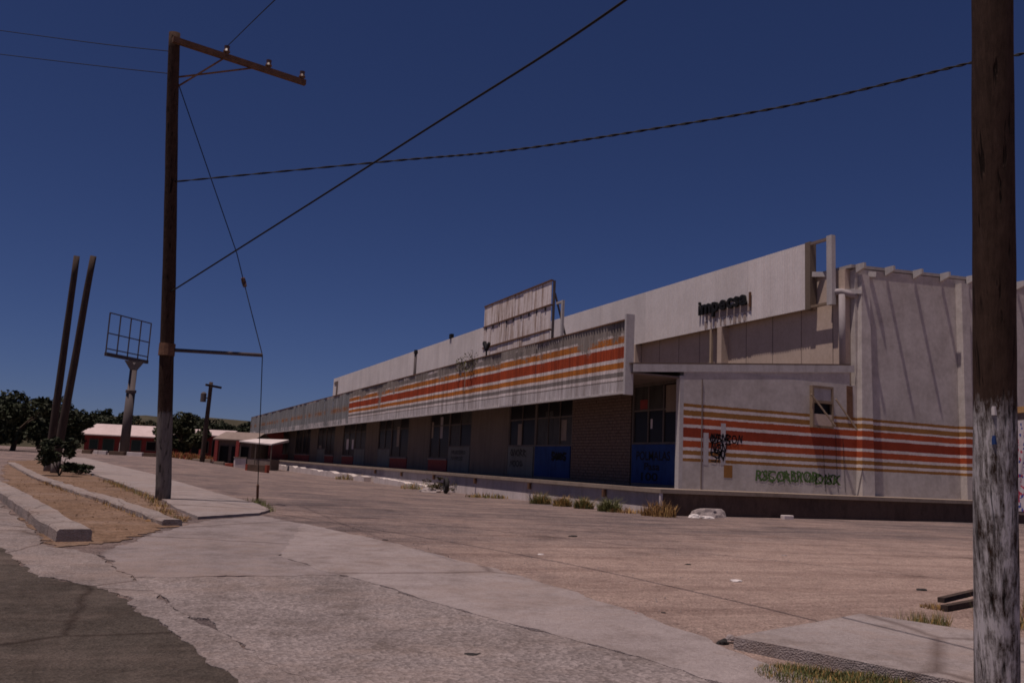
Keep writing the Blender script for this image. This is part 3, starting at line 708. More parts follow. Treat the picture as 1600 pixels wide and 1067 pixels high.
def scribble(m, x0, z0, w, h, n, seed, stroke, basis_fn):
    """loose hand-painted strokes, flat on the wall; basis_fn(u, v) -> 3-D point"""
    rnd = random.Random(seed); cw = w / n
    for i in range(n):
        cx = x0 + cw * (i + .5); cz = z0 + h * .5; k = rnd.choice((0, 1, 2, 3, 4))
        if k == 0: pts = [(cx + math.cos(a) * cw * .42, cz + math.sin(a) * h * .42) for a in [j * 2 * math.pi / 12 for j in range(13)]]
        elif k == 1: pts = [(cx - cw*.4, z0), (cx - cw*.1, z0 + h), (cx + cw*.3, z0 + h*.2), (cx + cw*.45, z0 + h*.9)]
        elif k == 2: pts = [(cx - cw*.35, z0), (cx - cw*.35, z0 + h), (cx + cw*.3, z0 + h*.8), (cx - cw*.3, z0 + h*.5), (cx + cw*.4, z0)]
        elif k == 4: pts = [(cx - cw*.5, z0 + h*.3), (cx - cw*.1, z0 + h*.95), (cx + cw*.2, z0 + h*.5), (cx - cw*.2, z0 + h*.1), (cx + cw*.55, z0 + h*.25), (cx + cw*.3, z0 + h)]
        else: pts = [(cx + cw*.4, z0 + h*.9), (cx - cw*.3, z0 + h), (cx - cw*.35, z0 + h*.6), (cx + cw*.35, z0 + h*.4), (cx + cw*.2, z0), (cx - cw*.4, z0 + h*.1)]
        pts = [(u + rnd.uniform(-.03, .03) * cw, v + rnd.uniform(-.06, .06) * h) for u, v in pts]
        for (u0, v0), (u1, v1) in zip(pts, pts[1:]):
            du, dv = u1 - u0, v1 - v0; L = math.hypot(du, dv) or 1; nu, nv = -dv / L * stroke / 2, du / L * stroke / 2; eu, ev = du / L * stroke * .3, dv / L * stroke * .3
            m.add([basis_fn(u0 + nu - eu, v0 + nv - ev), basis_fn(u0 - nu - eu, v0 - nv - ev), basis_fn(u1 - nu + eu, v1 - nv + ev), basis_fn(u1 + nu + eu, v1 + nv + ev)], [(0, 1, 2, 3)])
TOPW = 4.85
def wall_bay(y0, y1):
    part('pier', MT['pier'], lambda m: m.box(X0, X0 + .3, y0 + .002, y1 - .002, ZT, TOPW))
def window_bay(y0, y1, low, lowh, div=1, seed=0, dusty=False, lower_text=None):
    """a shop window over a lower panel or brick base"""
    rnd = random.Random(seed)
    w = part('shop_window', MT['mullion'], lambda m: [m.box(X0 + .02, X0 + .12, y0 + .002, y0 + .10, ZT, TOPW), m.box(X0 + .02, X0 + .12, y1 - .10, y1 - .002, ZT, TOPW),
                                                    m.box(X0 + .021, X0 + .119, y0 + .1, y1 - .1, TOPW - .1, TOPW - .001), m.box(X0 + .021, X0 + .119, y0 + .1, y1 - .1, ZT + lowh, ZT + lowh + .08)])
    cuts = [y0 + .1 + (y1 - y0 - .2) * i / (div + 1) for i in range(div + 2)]
    tz = ZT + 2.75
    for a, b in zip(cuts, cuts[1:]):
        part('pane', MT['dusty'] if dusty and rnd.random() < .7 else MT['glass'], lambda m: m.box(X0 + .07, X0 + .08, a + .03, b - .03, ZT + lowh + .08, tz - .03), w)
        part('pane', MT['glass'] if rnd.random() < .7 else MT['dusty'], lambda m: m.box(X0 + .07, X0 + .08, a + .03, b - .03, tz + .03, TOPW - .1), w)
    for c in cuts[1:-1]: part('mullion', MT['mullion'], lambda m: m.box(X0 + .03, X0 + .11, c - .03, c + .03, ZT + lowh + .08, TOPW - .1), w)
    part('transom', MT['mullion'], lambda m: m.box(X0 + .035, X0 + .105, y0 + .1, y1 - .1, tz - .03, tz + .03), w)
    if low == 'brick':
        part('brick_base', MT['redbrick'], lambda m: m.box(X0 - .03, X0 + .25, y0 + .1, y1 - .1, ZT, ZT + lowh - .08), w)
        part('sill', MT['slab'], lambda m: m.box(X0 - .08, X0 + .019, y0 + .06, y1 - .06, ZT + lowh - .079, ZT + lowh), w)
    else:
        lp = part('window_panel', MT[low], lambda m: m.box(X0 - .02, X0 + .06, y0 + .1, y1 - .1, ZT + .1, ZT + lowh), w)
        part('kick_plate', MT['soffit'], lambda m: m.box(X0 - .005, X0 + .055, y0 + .1, y1 - .1, ZT, ZT + .099), w)
        return lp
    return w
lp = window_bay(25.02, 28.2, 'blue', 1.50, 2, 1)
for body, z, wd, ya, sz in (('POLMALAS', 2.05, 2.2, 27.75, .45), ('Pasa', 1.70, 1.0, 27.2, .36), ('100', 1.32, 1.1, 27.4, .40)):
    put_text(body, sz, (X0 - .026, ya, z), FRONT, MT['ink'], lp, width=wd, off=.008)
part('tan_board', MT['tanpanel'], lambda m: m.box(X0 + .02, X0 + .068, 25.13, 25.95, 3.75, 4.7), lp.parent)
lp = window_bay(33.0, 36.75, 'blue', 1.45, 2, 3, True)
part('scrawl', MT['ink'], lambda m: [scribble(m, 0, 1.95, 1.5, .34, 4, 25, .09, lambda u, v: (X0 - .026, 34.9 - u, v)), scribble(m, 0, 2.0, 1.4, .25, 5, 27, .07, lambda u, v: (X0 - .028, 34.9 - u, v))], lp, fix=False)
lp = window_bay(36.75, 39.9, 'white_panel', 1.45, 1, 4)
part('scrawl', MT['faint'], lambda m: [scribble(m, 0, 2.1, 1.9, .32, 5, 5, .07, lambda u, v: (X0 - .026, 39.5 - u, v)), scribble(m, 0, 1.6, 1.5, .3, 4, 8, .06, lambda u, v: (X0 - .026, 39.5 - u, v))], lp, fix=False)
lp = window_bay(45.1, 48.8, 'white_panel', 1.45, 1, 6, True)
part('scrawl', MT['faint'], lambda m: [scribble(m, 0, 2.15, 2.4, .2, 7, 15, .05, lambda u, v: (X0 - .026, 48.2 - u, v)), scribble(m, 0, 1.8, 2.0, .2, 6, 18, .05, lambda u, v: (X0 - .026, 48.2 - u, v))], lp, fix=False)
window_bay(48.8, 52.46, 'brick', .75, 1, 7)
wall_bay(39.9, 45.1); wall_bay(52.46, 57.04)
window_bay(57.04, 61.35, 'brick', .75, 1, 8); window_bay(61.35, 64.9, 'white_panel', 1.3, 1, 9)
wall_bay(64.9, 68.8)
window_bay(68.8, 72.6, 'white_panel', 1.3, 1, 10, True); window_bay(72.6, 77.0, 'brick', .75, 1, 11)
wall_bay(77.0, 80.5)
window_bay(80.5, 84.5, 'brick', .75, 1, 12); window_bay(84.5, 88.5, 'white_panel', 1.3, 1, 13)
wall_bay(88.5, 92.5)
window_bay(92.5, 97, 'brick', .75, 1, 14); window_bay(97, 101.5, 'brick', .75, 1, 15)
wall_bay(101.5, 106); window_bay(106, 110.5, 'brick', .75, 1, 16)
part('pier', MT['redwall'], lambda m: m.box(X0, X0 + .3, 110.502, YE - .3, ZT, TOPW))
part('header_wall', MT['pier'], lambda m: m.box(X0, X0 + .3, Y0 + .255, YE - .3, TOPW + .001, 5.2))
for px, py, w_, h_, mt in ((812, 680, .45, 1.1, 'slab'), (858, 665, .8, 1.3, 'dusty'), (881, 672, .5, .9, 'slab'), (690, 668, .5, 1.3, 'dock'), (676, 672, .35, 1.0, 'slab'), (543, 694, .9, .9, 'whitewall'), (551, 694, .6, .8, 'whitewall'), (622, 682, .6, 1.4, 'slab'), (1018, 662, .12, .35, 'whitewall'), (1006, 632, .5, .35, 'redwall'), (500, 702, 1.2, .8, 'slab')):
    q_ = P(px, py, 0, X0 + .06)
    part('stuck_sheet', MT[mt], lambda m: m.box(X0 + .060, X0 + .066, q_.y - w_ / 2, q_.y + w_ / 2, q_.z - h_ / 2, q_.z + h_ / 2))  # flat patches of differing tone laid over the panes
# brick pier with real courses
def bricks(m):
    bw, bh, j = .30, .10, .022; z = ZT + .005; r = 0
    while z + bh < TOPW:
        y = 28.21 - (bw / 2 if r % 2 else 0)
        while y < 32.99:
            a, b = max(y, 28.21), min(y + bw, 32.99)
            if b - a > .04:
                d = random.uniform(-.006, .006); m.box(X0 - .03 + d, X0 + .05, a, b - j, z, z + bh)
            y += bw
        z += bh + j; r += 1
bp = part('brick_pier', MT['mortar'], lambda m: m.box(X0 - .005, X0 + .3, 28.203, 32.997, ZT, TOPW))
part('brickwork', MT['brick'], bricks, bp)['kind'] = 'stuff'
# --- side wall fittings
sw = part('hatch_window', MT['tanpanel'], lambda m: [m.box(22.73, 22.80, Y0 - .16, Y0 - .001, 3.52, 5.06), m.box(23.66, 23.73, Y0 - .16, Y0 - .001, 3.52, 5.06),
        m.box(22.801, 23.659, Y0 - .16, Y0 - .001, 4.98, 5.06), m.box(22.801, 23.659, Y0 - .16, Y0 - .001, 3.52, 3.60), m.box(22.801, 23.659, Y0 - .16, Y0 - .001, 4.42, 4.52)])
part('shutter_panel', MT['frame'], lambda m: m.box(22.801, 23.659, Y0 - .11, Y0 - .05, 4.521, 4.979), sw)
part('dark_opening', MT['glass'], lambda m: m.box(22.801, 23.659, Y0 - .03, Y0 - .002, 4.02, 4.419), sw)
part('infill_board', MT['stucco'], lambda m: m.box(22.801, 23.659, Y0 - .13, Y0 - .05, 3.601, 4.02), sw)
part('prop', MT['stick'], lambda m: m.bar((22.62, Y0 - .2, 4.72), (23.55, Y0 - .42, 3.60), .05, .05), sw)
part('prop', MT['stick'], lambda m: m.bar((23.80, Y0 - .2, 4.62), (24.62, Y0 - .42, 3.50), .05, .05), sw)
def green(m):
    f_ = lambda u, v: (u, Y0 - .006, v)
    a, b = P(1182, 745, 1, Y0), P(1312, 757, 1, Y0)
    scribble(m, a.x, 1.52, b.x - a.x, .36, 11, 21, .05, f_); 
def green2(m):
    a, b = P(1182, 745, 1, Y0), P(1312, 757, 1, Y0)
    scribble(m, a.x + .1, 1.46, b.x - a.x - .2, .40, 10, 33, .04, lambda u, v: (u, Y0 - .009, v))
ga, gb = P(1180, 745, 1, Y0), P(1314, 757, 1, Y0)
sidew = bpy.data.objects['side_wall']
for i_, (tx, dz_, sh, hs) in enumerate((('RSCO', .03, .1, 1.0), ('ABROP', .05, -.05, 1.05), ('DISK', .0, .12, .95))):
    u0 = ga.x + (gb.x - ga.x) * (0, .31, .68)[i_]; u1 = ga.x + (gb.x - ga.x) * (.34, .71, 1.0)[i_]
    put_text(tx, .52, (u0, Y0 - .007 - .001 * i_, 1.47 + dz_), SIDE, MT['green'], sidew, 'green_graffiti', width=u1 - u0, off=.012, shear=sh, hscale=hs)
part('green_graffiti', MT['green'], green2, sidew, fix=False)
def blk(m):
    f_ = lambda u, v: (u, Y0 - .010, v)
    for i_, (u, v, w_, h_, n_) in enumerate(((18.28, 2.72, 1.4, .32, 6), (18.30, 2.66, .9, .36, 3), (18.30, 2.36, .7, .34, 3), (18.33, 2.08, .6, .34, 2), (18.5, 2.2, .45, .3, 2))):
        scribble(m, u, v, w_, h_, n_, 141 + i_, .045, f_)
part('grey_patch', MT['greypatch'], lambda m: m.box(18.02, 18.24, Y0 - .005, Y0 - .001, 1.95, 3.05))
part('grey_patch', MT['greypatch'], lambda m: m.box(18.76, 18.96, Y0 - .005, Y0 - .001, 1.98, 3.42))
part('black_graffiti', MT['ink'], blk, fix=False)
part('ochre_patch', MT['patch'], lambda m: m.box(18.90, 19.26, Y0 - .006, Y0 - .001, 1.55, 1.98))
part('conduit', MT['soffit'], lambda m: m.box(17.93, 17.96, Y0 - .03, Y0 - .001, ZT, 4.9))
for x, za in ((23.35, 2.9), (23.95, 3.4), (24.3, 3.2)):
    part('hanging_cable', MT['wire'], lambda m: m.tube([(x, Y0 - .02, za), (x + .03, Y0 - .03, 2.2), (x + .1, Y0 - .02, 1.2)], .008, 4))

# ------------------------------------------------------------------ signs on the store
S = empty('letter_sign', (XU - .05, P(1130, 480, 0, XU).y, 9.0), 'black lowercase letters with rust drips on the pale upper fascia', 'sign')
ya, yb = P(1093, 490, 0, XU - .05).y, P(1172, 470, 0, XU - .05).y
zb = P(1093, 494, 0, XU - .05).z + .05
span = ya - yb; cur = 0; lets = 'impecsa'; meas = [text_mesh(c, 1.0) for c in lets]; tot = sum(b - a for _, a, b in meas) + .06 * 6
k = span * .95 / tot
for c, (me0, a, b) in zip(lets, meas):
    put_text(c, 1.0, (XU - .09, ya - cur, zb), FRONT, MT['black'], S, 'letter', width=(b - a) * k, ext=.05, off=.032, hscale=0.92)
    cur += (b - a + .06) * k
part('backing_stain', MT['drip'], lambda m: m.box(XU - .031, XU - .026, yb - .05, ya - .45, zb - .32, zb + .02), S)
for i in range(9):
    yk = ya - .6 - i * span * .095; part('drip_stain', MT['drip'], lambda m: m.box(XU - .0305, XU - .0262, yk, yk + random.uniform(.08, .22), UZ0 + .05, zb - .36), S)
part('end_plate', MT['rust'], lambda m: m.box(XU - .10, XU - .03, yb - .06, yb + .04, zb - .15, zb + .50), S)

sx = 17.6
q1, q2 = P(758, 477, 0, sx), P(862, 441, 0, sx)
sy0, sy1 = q2.y, q1.y; sz1 = (q1.z + q2.z) / 2; sz0 = 6.9
RS = empty('rooftop_sign', (sx, (sy0 + sy1) / 2, 5.4), 'rust-streaked blank white sheet sign standing on the canopy roof', 'sign')
cols = 8; rows = 3; ph = (sz1 - sz0) / rows
for r in range(rows):
    for c in range(cols):
        wdt = (sy1 - sy0) / cols
        m = MB(); y_ = sy0 + c * wdt; d = random.uniform(-.02, .02)
        m.box(sx + d, sx + .03 + d, y_ + .012, y_ + wdt - .012, sz0 + r * ph + .03, sz0 + (r + 1) * ph - .03); m.build('sheet', MT['rustsign'], RS)
for r in range(rows + 1):
    part('rail', MT['rust'], lambda m: m.box(sx - .045, sx + .09, sy0 - .02, sy1 + .02, sz0 + r * ph - .035, sz0 + r * ph + .035), RS)
for c in range(0, cols + 1, 2):
    yk = sy0 + (sy1 - sy0) * c / cols
    part('post', MT['steel'], lambda m: m.box(sx + .10, sx + .2, yk - .05, yk + .05, 5.3, sz1), RS)
    part('brace', MT['steel'], lambda m: m.bar((sx + .2, yk, sz1 - .6), (sx + 1.6, yk, 5.5), .07), RS)
part('end_bracket', MT['frame'], lambda m: [m.box(sx + .25, sx + .36, sy0 - .75, sy0 - .6, 6.9, sz1 - 1.05), m.box(sx + .25, sx + .36, sy0 - .59, sy0 - .06, sz1 - 1.15, sz1 - 1.05)], RS)
for i in range(9):
    yk = sy0 + .5 + i * (sy1 - sy0 - 1) / 8
    part('bolt_hole', MT['black'], lambda m: m.box(sx - .035, sx - .02, yk, yk + .12, sz0 + 2 * ph - .22, sz0 + 2 * ph - .05), RS)
fl = P(760, 552, 0, XF + .3)
FLT = empty('floodlight', (fl.x, fl.y, FZ1), 'small black forked floodlight on the canopy edge beside the rusty sheet sign', 'lamp')
part('arm', MT['black'], lambda m: m.bar((fl.x, fl.y, FZ1), (fl.x, fl.y, FZ1 + .45), .06), FLT)
part('lamp_head', MT['black'], lambda m: [m.bar((fl.x, fl.y, FZ1 + .45), (fl.x, fl.y + .35, FZ1 + .85), .16), m.bar((fl.x, fl.y, FZ1 + .45), (fl.x, fl.y - .32, FZ1 + .75), .12)], FLT)

# ------------------------------------------------------------------ poles and wires
def pole_obj(name, base, top, r0, r1, mat, label, n=16, seg=26, wob=.02, seed=0, low=None):
    base, top = Vector(base), Vector(top)
    root = empty(name, base, label, 'pole')
    m = MB(); pts = []; rad = []
    for i in range(seg + 1):
        t = i / seg; p = base.lerp(top, t) - (Vector((0, 0, .3)) if i == 0 else Vector())
        p += Vector((mnoise.noise((seed, t * 3, 0)), mnoise.noise((seed, 0, t * 3)), 0)) * wob
        pts.append(p); rad.append((r0 + (r1 - r0) * t) * (1 + .025 * mnoise.noise((seed + 5, t * 14, 2))))
    m.tube(pts, rad, n)
    for i, v in enumerate(m.v):
        v.x += .006 * mnoise.noise((v.x * 14, v.y * 14, v.z * 1.2)); v.y += .006 * mnoise.noise((v.x * 14, v.y * 14, v.z * 1.2 + 9))
    m.build('shaft', mat, root, smooth=True)
    if low:
        k = int(seg * low); MB().tube(pts[:k + 1], [r * 1.012 for r in rad[:k + 1]], n).build('bleached_base', MT['polelow'], root, smooth=True)
    return root
# big whitewashed pole on the right
pb = G(1557, 1067); pd = (pb - Vector((0, 0, EYE))); dep = 6.0
b_ = D(1558, 1067, dep); t_ = D(1549, -170, dep * 1.04)
dirp = (t_ - b_).normalized(); bz = H(b_.x, b_.y) + .05
base = b_ + dirp * ((bz - b_.z) / dirp.z)
RP = pole_obj('utility_pole', base, base + dirp * 8.2, .143, .126, MT['pole'], 'thick dark timber pole with flaking whitewash around its lower half', 28, 60, .015, 3)
for z, s_ in ((1.9, .03), (2.1, .022)):
    p = base + dirp * (z - base.z); q = p - Vector((p.x, p.y, 0)).normalized() * .136
    part('nail_tag', MT['blue'] if s_ > .025 else MT['paper'], lambda m: m.box(q.x - .02, q.x + .02, q.y - .012, q.y + .012, z, z + .06), RP)
# leaning pole on the left
lb = G(255, 782); ldep = 21.0
lt = D(273, 52, ldep); 
LP = pole_obj('utility_pole', lb, lt, .185, .13, MT['pole3'], 'leaning dark timber pole with side arm and strutted guy wire on the near pavement', 16, 30, .03, 8)
arm_a = D(270, 62, ldep - .25); arm_b = P(477, 130, 2, arm_a.z)
part('cross_arm', MT['rust'], lambda m: m.bar(arm_a, arm_b, .11, .14), LP)
jn = lb.lerp(lt, .88)
part('arm_brace', MT['rust'], lambda m: m.bar(jn, arm_a.lerp(arm_b, .38), .05, .03), LP)
part('arm_brace', MT['rust'], lambda m: m.bar(jn + Vector((0, 0, .3)), arm_a.lerp(arm_b, .62), .05, .03), LP)
ins = []
for t in (.38, .70, .97):
    p = arm_a.lerp(arm_b, t); ins.append(p + Vector((0, 0, .28)))
    part('insulator', MT['porcelain'], lambda m: m.tube([p + Vector((0, 0, .07)), p + Vector((0, 0, .13)), p + Vector((0, 0, .2)), p + Vector((0, 0, .28))], [.03, .09, .06, .07], 10), LP)
def on_pole(py):
    best = min(range(400), key=lambda i: abs(_proj(lb.lerp(lt, i / 399))[1] - py)); return lb.lerp(lt, best / 399)
def _proj(p):
    c = ROT.transposed() @ (Vector(p) - Vector((0, 0, EYE))); return (CX - F * c.x / c.z, CY + F * c.y / c.z, -c.z)
s0 = on_pole(547); s1 = P(410, 555, 2, s0.z)
part('strut', MT['steel'], lambda m: m.tube([s0, s1], .045, 8), LP, smooth=True)
part('strut_clamp', MT['rust'], lambda m: m.tube([s0 - Vector((0, 0, .15)), s0 + Vector((0, 0, .15))], .19, 14), LP)
anc = G(402, 783)
g1 = D(370, 396, 21.6); g2 = D(381, 441, 21.9); s1e = s1
part('guy_wire', MT['wire'], lambda m: m.tube([on_pole(110), g1, g2, s1e, s1e.lerp(anc, .3), anc], .012, 5), LP)
part('guy_insulator', MT['porcelain'], lambda m: m.tube([g2.lerp(g1, .15), g2, g2.lerp(s1e, .06)], [.05, .06, .05], 8), LP)
part('guy_sleeve', MT['rust'], lambda m: m.tube([anc, anc.lerp(s1e, .12)], .035, 8), LP)
def wire(pts, r, label, twist=0, n=24):
    """a span of cable through points, Catmull-Rom smoothed"""
    P_ = [Vector(p) for p in pts]; out = []
    Q = [P_[0] * 2 - P_[1]] + P_ + [P_[-1] * 2 - P_[-2]]
    for i in range(1, len(Q) - 2):
        for j in range(n):
            t = j / n; a, b, c, d = Q[i-1], Q[i], Q[i+1], Q[i+2]
            out.append(.5 * ((2*b) + (c-a)*t + (2*a-5*b+4*c-d)*t*t + (-a+3*b-3*c+d)*t**3))
    out.append(P_[-1]); m = MB()
    if twist:
        full = []
        for a, b in zip(out, out[1:]):
            full += [a.lerp(b, j / 6) for j in range(6)]
        for ph_ in (0, math.pi):
            m.tube([p + Vector((0, math.cos(i * twist + ph_), math.sin(i * twist + ph_))) * r * .8 for i, p in enumerate(full)], r * .75, 5)
    else: m.tube(out, r, 6)
    return tag(m.build('overhead_wire', MT['wire'], loc=out[0], smooth=True), label, 'wire')
wa = on_pole(458)
rp_top = base + dirp * (7.25 - base.z)
wA = D(978, 0, 10.3)
wire([wa, D(640, 219, 14.4), wA, rp_top], .018, 'straight dark cable rising steeply from the leaning pole across the sky')
wire([on_pole(285), D(600, 253, 18), D(790, 236, 16.6), D(1000, 205, 15.2), D(1260, 160, 13.8), D(1520, 98, 12.5), D(1600, 84, 12.2), D(2000, -10, 10.5)], .016, 'twisted pair cable sagging gently across the sky behind the thick pole', .55, 10)
wire([ins[0], D(430, 0, 16), D(560, -120, 12)], .010, 'thin wire climbing from the side arm out of the top of the picture')
wire([on_pole(82), D(150, 68, 23), D(-60, 40, 26)], .010, 'upper thin wire running left from the leaning pole head')
wire([on_pole(116), D(150, 103, 23), D(-60, 78, 26)], .010, 'lower thin wire running left from the leaning pole head')
# twin poles at the far left
for px, tx, py, lab, dp in ((79, 106, 736, 'left one of two slender dark poles leaning by the street bush', 37.0), (90, 132, 739, 'right one of two slender dark poles leaning by the street bush', 35.5)):
    p0 = GD(px, dp); p1 = D(tx + 14, 400, dp)
    pole_obj('utility_pole', p0, p1, .17, .12, MT['pole2'], lab, 12, 12, .02, px, low=.10)
# far pole with transformer
fp = GD(317, 84); ft = D(330, 597, 84)
FP = pole_obj('utility_pole', fp, ft, .24, .18, MT['pole2'], 'far dark utility pole with small transformer in front of the trees', 10, 10, .02, 2)
ftz = ft - Vector((0, 0, .4))
part('cross_arm', MT['pole2'], lambda m: m.bar(ftz + Vector((-.5, -.2, .1)), ftz + Vector((1.0, .3, -.05)), .2, .2), FP)
tr = fp.lerp(ft, .80) + Vector((-.55, 0, 0))
part('transformer', MT['steel'], lambda m: m.tube([tr - Vector((0, 0, .4)), tr + Vector((0, 0, .4)), tr + Vector((0, 0, .55))], [.27, .27, .12], 10), FP)
part('transformer_bracket', MT['steel'], lambda m: m.bar(tr, tr + Vector((.6, 0, 0)), .1), FP)
# billboard
bb = GD(194, 86); bt = D(210, 566, 86)
BB = empty('billboard', bb, 'bare steel billboard frame on a single thick column over the lot', 'billboard')
part('column', MT['steel'], lambda m: m.tube([bb - Vector((0, 0, .2)), bb.lerp(bt, .68), bb.lerp(bt, .68), bt], [.46, .42, .36, .34], 14), BB, smooth=True)
part('collar', MT['steel'], lambda m: m.tube([bb.lerp(bt, .67), bb.lerp(bt, .70)], .50, 14), BB)
part('painted_foot', MT['whitewall'], lambda m: m.tube([bb, bb + Vector((0, 0, 1.2))], .475, 14), BB)
e0, e1 = D(165, 553, 86), P(257, 571, 2, D(165, 553, 86).z)
ax = (e1 - e0).normalized(); e1 = e0 + ax * 6.4
part('main_beam', MT['steel'], lambda m: m.bar(e0, e1, .3, .35), BB)
part('beam_saddle', MT['steel'], lambda m: m.hexa([Vector((bt.x - .3, bt.y - .3, bt.z - .8)), Vector((bt.x + .3, bt.y - .3, bt.z - .8)), Vector((bt.x + .3, bt.y + .3, bt.z - .8)), Vector((bt.x - .3, bt.y + .3, bt.z - .8)),
                                    Vector((bt.x - .9, bt.y - .3, bt.z + .1)), Vector((bt.x + .9, bt.y - .3, bt.z + .1)), Vector((bt.x + .9, bt.y + .3, bt.z + .1)), Vector((bt.x - .9, bt.y + .3, bt.z + .1))]), BB)
for i in range(5):
    p = e0.lerp(e1, i / 4); part('upright', MT['steel'], lambda m: m.bar(p, p + Vector((0, 0, 4.2)), .13, .13), BB)
for zz in (.55, 2.1, 4.15):
    part('rail', MT['steel'], lambda m: m.bar(e0 + Vector((0, -.1, zz)), e1 + Vector((0, -.1, zz)), .1, .1), BB)

# ------------------------------------------------------------------ vegetation
def leaves(c, rx, ry, rz, n, size, rnd, clumps=14, shell=.55):
    m = MB(); cl = []
    for i in range(clumps):
        while True:
            u = Vector((rnd.uniform(-1, 1), rnd.uniform(-1, 1), rnd.uniform(-.75, 1)))
            if .15 < u.length < 1: break
        cl.append((u, rnd.uniform(.14, .36)))
    for i in range(n):
        u, r = cl[rnd.randrange(clumps)]
        while True:
            w = Vector((rnd.uniform(-1, 1), rnd.uniform(-1, 1), rnd.uniform(-1, 1)))
            if shell * .5 < w.length < 1: break
        q = u * .84 + w * r
        p = Vector((c[0] + q.x * rx, c[1] + q.y * ry, c[2] + q.z * rz))
        a = Vector((rnd.gauss(0, 1), rnd.gauss(0, 1), rnd.gauss(0, .7))).normalized(); b = a.cross(Vector((rnd.gauss(0, 1), rnd.gauss(0, 1), rnd.gauss(0, 1)))).normalized()
        s_ = size * rnd.uniform(.6, 1.4)
        m.add([p - a * s_, p + b * s_ * .45, p + a * s_, p - b * s_ * .45], [(0, 1, 2, 3)])
    return m, cl
def tree(px, dep, top_py, wid_px, label, mat, seed, base_py=None, name='tree', group='trees behind the far houses', n=2600):
    rnd = random.Random(seed); g = GD(px, dep); top = D(px, top_py, dep).z; h = top - g.z; rx = wid_px / 2 * dep / F
    root = empty(name, g, label, 'tree', group)
    cz = g.z + h * .52
    rx *= 1.35
    lm, cl = leaves((g.x, g.y, cz), rx, rx * .9, h * .52, int(n * 1.5), .24, rnd, 26)
    m = MB(); fork = Vector((g.x + rnd.uniform(-.2, .2), g.y, g.z + h * .32))
    m.tube([g - Vector((0, 0, .2)), g.lerp(fork, .5) + Vector((.08, 0, 0)), fork], [.26, .2, .16], 8)
    for u, r in cl[:8]:
        e = Vector((g.x + u.x * rx * .75, g.y + u.y * rx * .7, cz + u.z * h * .34)); mid = fork.lerp(e, .5) + Vector((0, 0, .2))
        m.tube([fork, mid, e], [.11, .07, .03], 5)
    m.build('trunk', MT['bark'], root); lm.build('crown', mat, root, fix=False)
    return root
tree(20, 78, 612, 110, 'big dark tree at the far left edge behind the street', MT['leaf'], 1, n=4200)
tree(92, 98, 622, 84, 'dark spreading tree behind the two slender leaning poles', MT['leaf'], 2, n=3600)
tree(140, 116, 640, 60, 'dark round tree rising at the left end of the red house', MT['leaf'], 3)
tree(183, 122, 630, 46, 'tallest dark bushy tree behind the pale roof of the red house', MT['leaf'], 4)
tree(225, 128, 655, 56, 'low olive tree behind the pale roof right of the billboard column', MT['leaf3'], 5)
tree(252, 105, 668, 34, 'small dark tree half hidden by the leaning pole', MT['leaf'], 6, n=1500)
tree(284, 98, 646, 62, 'broad olive tree just right of the leaning pole', MT['leaf2'], 7, n=3400)
tree(316, 118, 650, 44, 'dark tree directly behind the far utility pole', MT['leaf'], 8)
tree(347, 122, 656, 44, 'dark tree above the brown roofed shed', MT['leaf'], 9)
tree(378, 126, 655, 48, 'dark green tree touching the far end of the striped canopy', MT['leaf'], 10)
tree(405, 140, 660, 50, 'dim tree mostly hidden behind the far canopy end', MT['leaf'], 12, n=1600)
tree(-30, 84, 600, 120, 'tall dark tree beyond the left edge of the street', MT['leaf'], 200)
tree(60, 112, 628, 70, 'dark tree between the far left tree and the leaning poles', MT['leaf'], 201)
tree(116, 124, 632, 60, 'dark tree seen just right of the two leaning poles', MT['leaf'], 202)
tree(160, 132, 642, 54, 'dark tree behind the left half of the pale house roof', MT['leaf'], 203)
tree(205, 136, 646, 50, 'dark tree right behind the billboard column', MT['leaf'], 204)
tree(268, 130, 655, 60, 'dark tree behind the broad olive tree', MT['leaf'], 205)
tree(300, 136, 652, 56, 'dark tree rising left of the far utility pole', MT['leaf'], 206)
tree(333, 138, 657, 54, 'dark tree just right of the far utility pole', MT['leaf'], 207)
tree(362, 140, 658, 54, 'dark tree between the shed roof and canopy end', MT['leaf'], 208)
def bush(px, py, w, h, mat, label, seed, n=900, size=.05, group=None, name='bush', stem=True, loc=None):
    rnd = random.Random(seed); g = loc or G(px, py)
    root = empty(name, g, label, 'bush', group)
    lm, cl = leaves((g.x, g.y, g.z + h * .5), w / 2, w / 2.4, h * .55, n, size, rnd, 12, .2)
    lm.build('foliage', mat, root, fix=False)
    m = MB()
    for u, r in cl: m.tube([g, g + Vector((u.x * w * .2, u.y * w * .2, h * .3)), Vector((g.x + u.x * w * .4, g.y + u.y * w * .35, g.z + h * (.5 + u.z * .4)))], [.018, .012, .006], 4)
    m.build('stems', MT['bark'], root); return root
bush(97, 743, 2.0, 1.5, MT['leaf'], 'dense dark bush at the foot of the two leaning poles', 31, 1800, .09, loc=GD(98, 33))
bush(120, 745, 1.3, .45, MT['leaf'], 'low dark shrub beside the bush by the leaning poles', 32, 500, .07, loc=GD(128, 35))
bush(682, 770, 2.1, .85, MT['leaf3'], 'scraggly dark bush over the dumped tyre by the platform', 33, 620, .06, loc=Vector((14.6, 42.6, H(14.6, 42.6))))
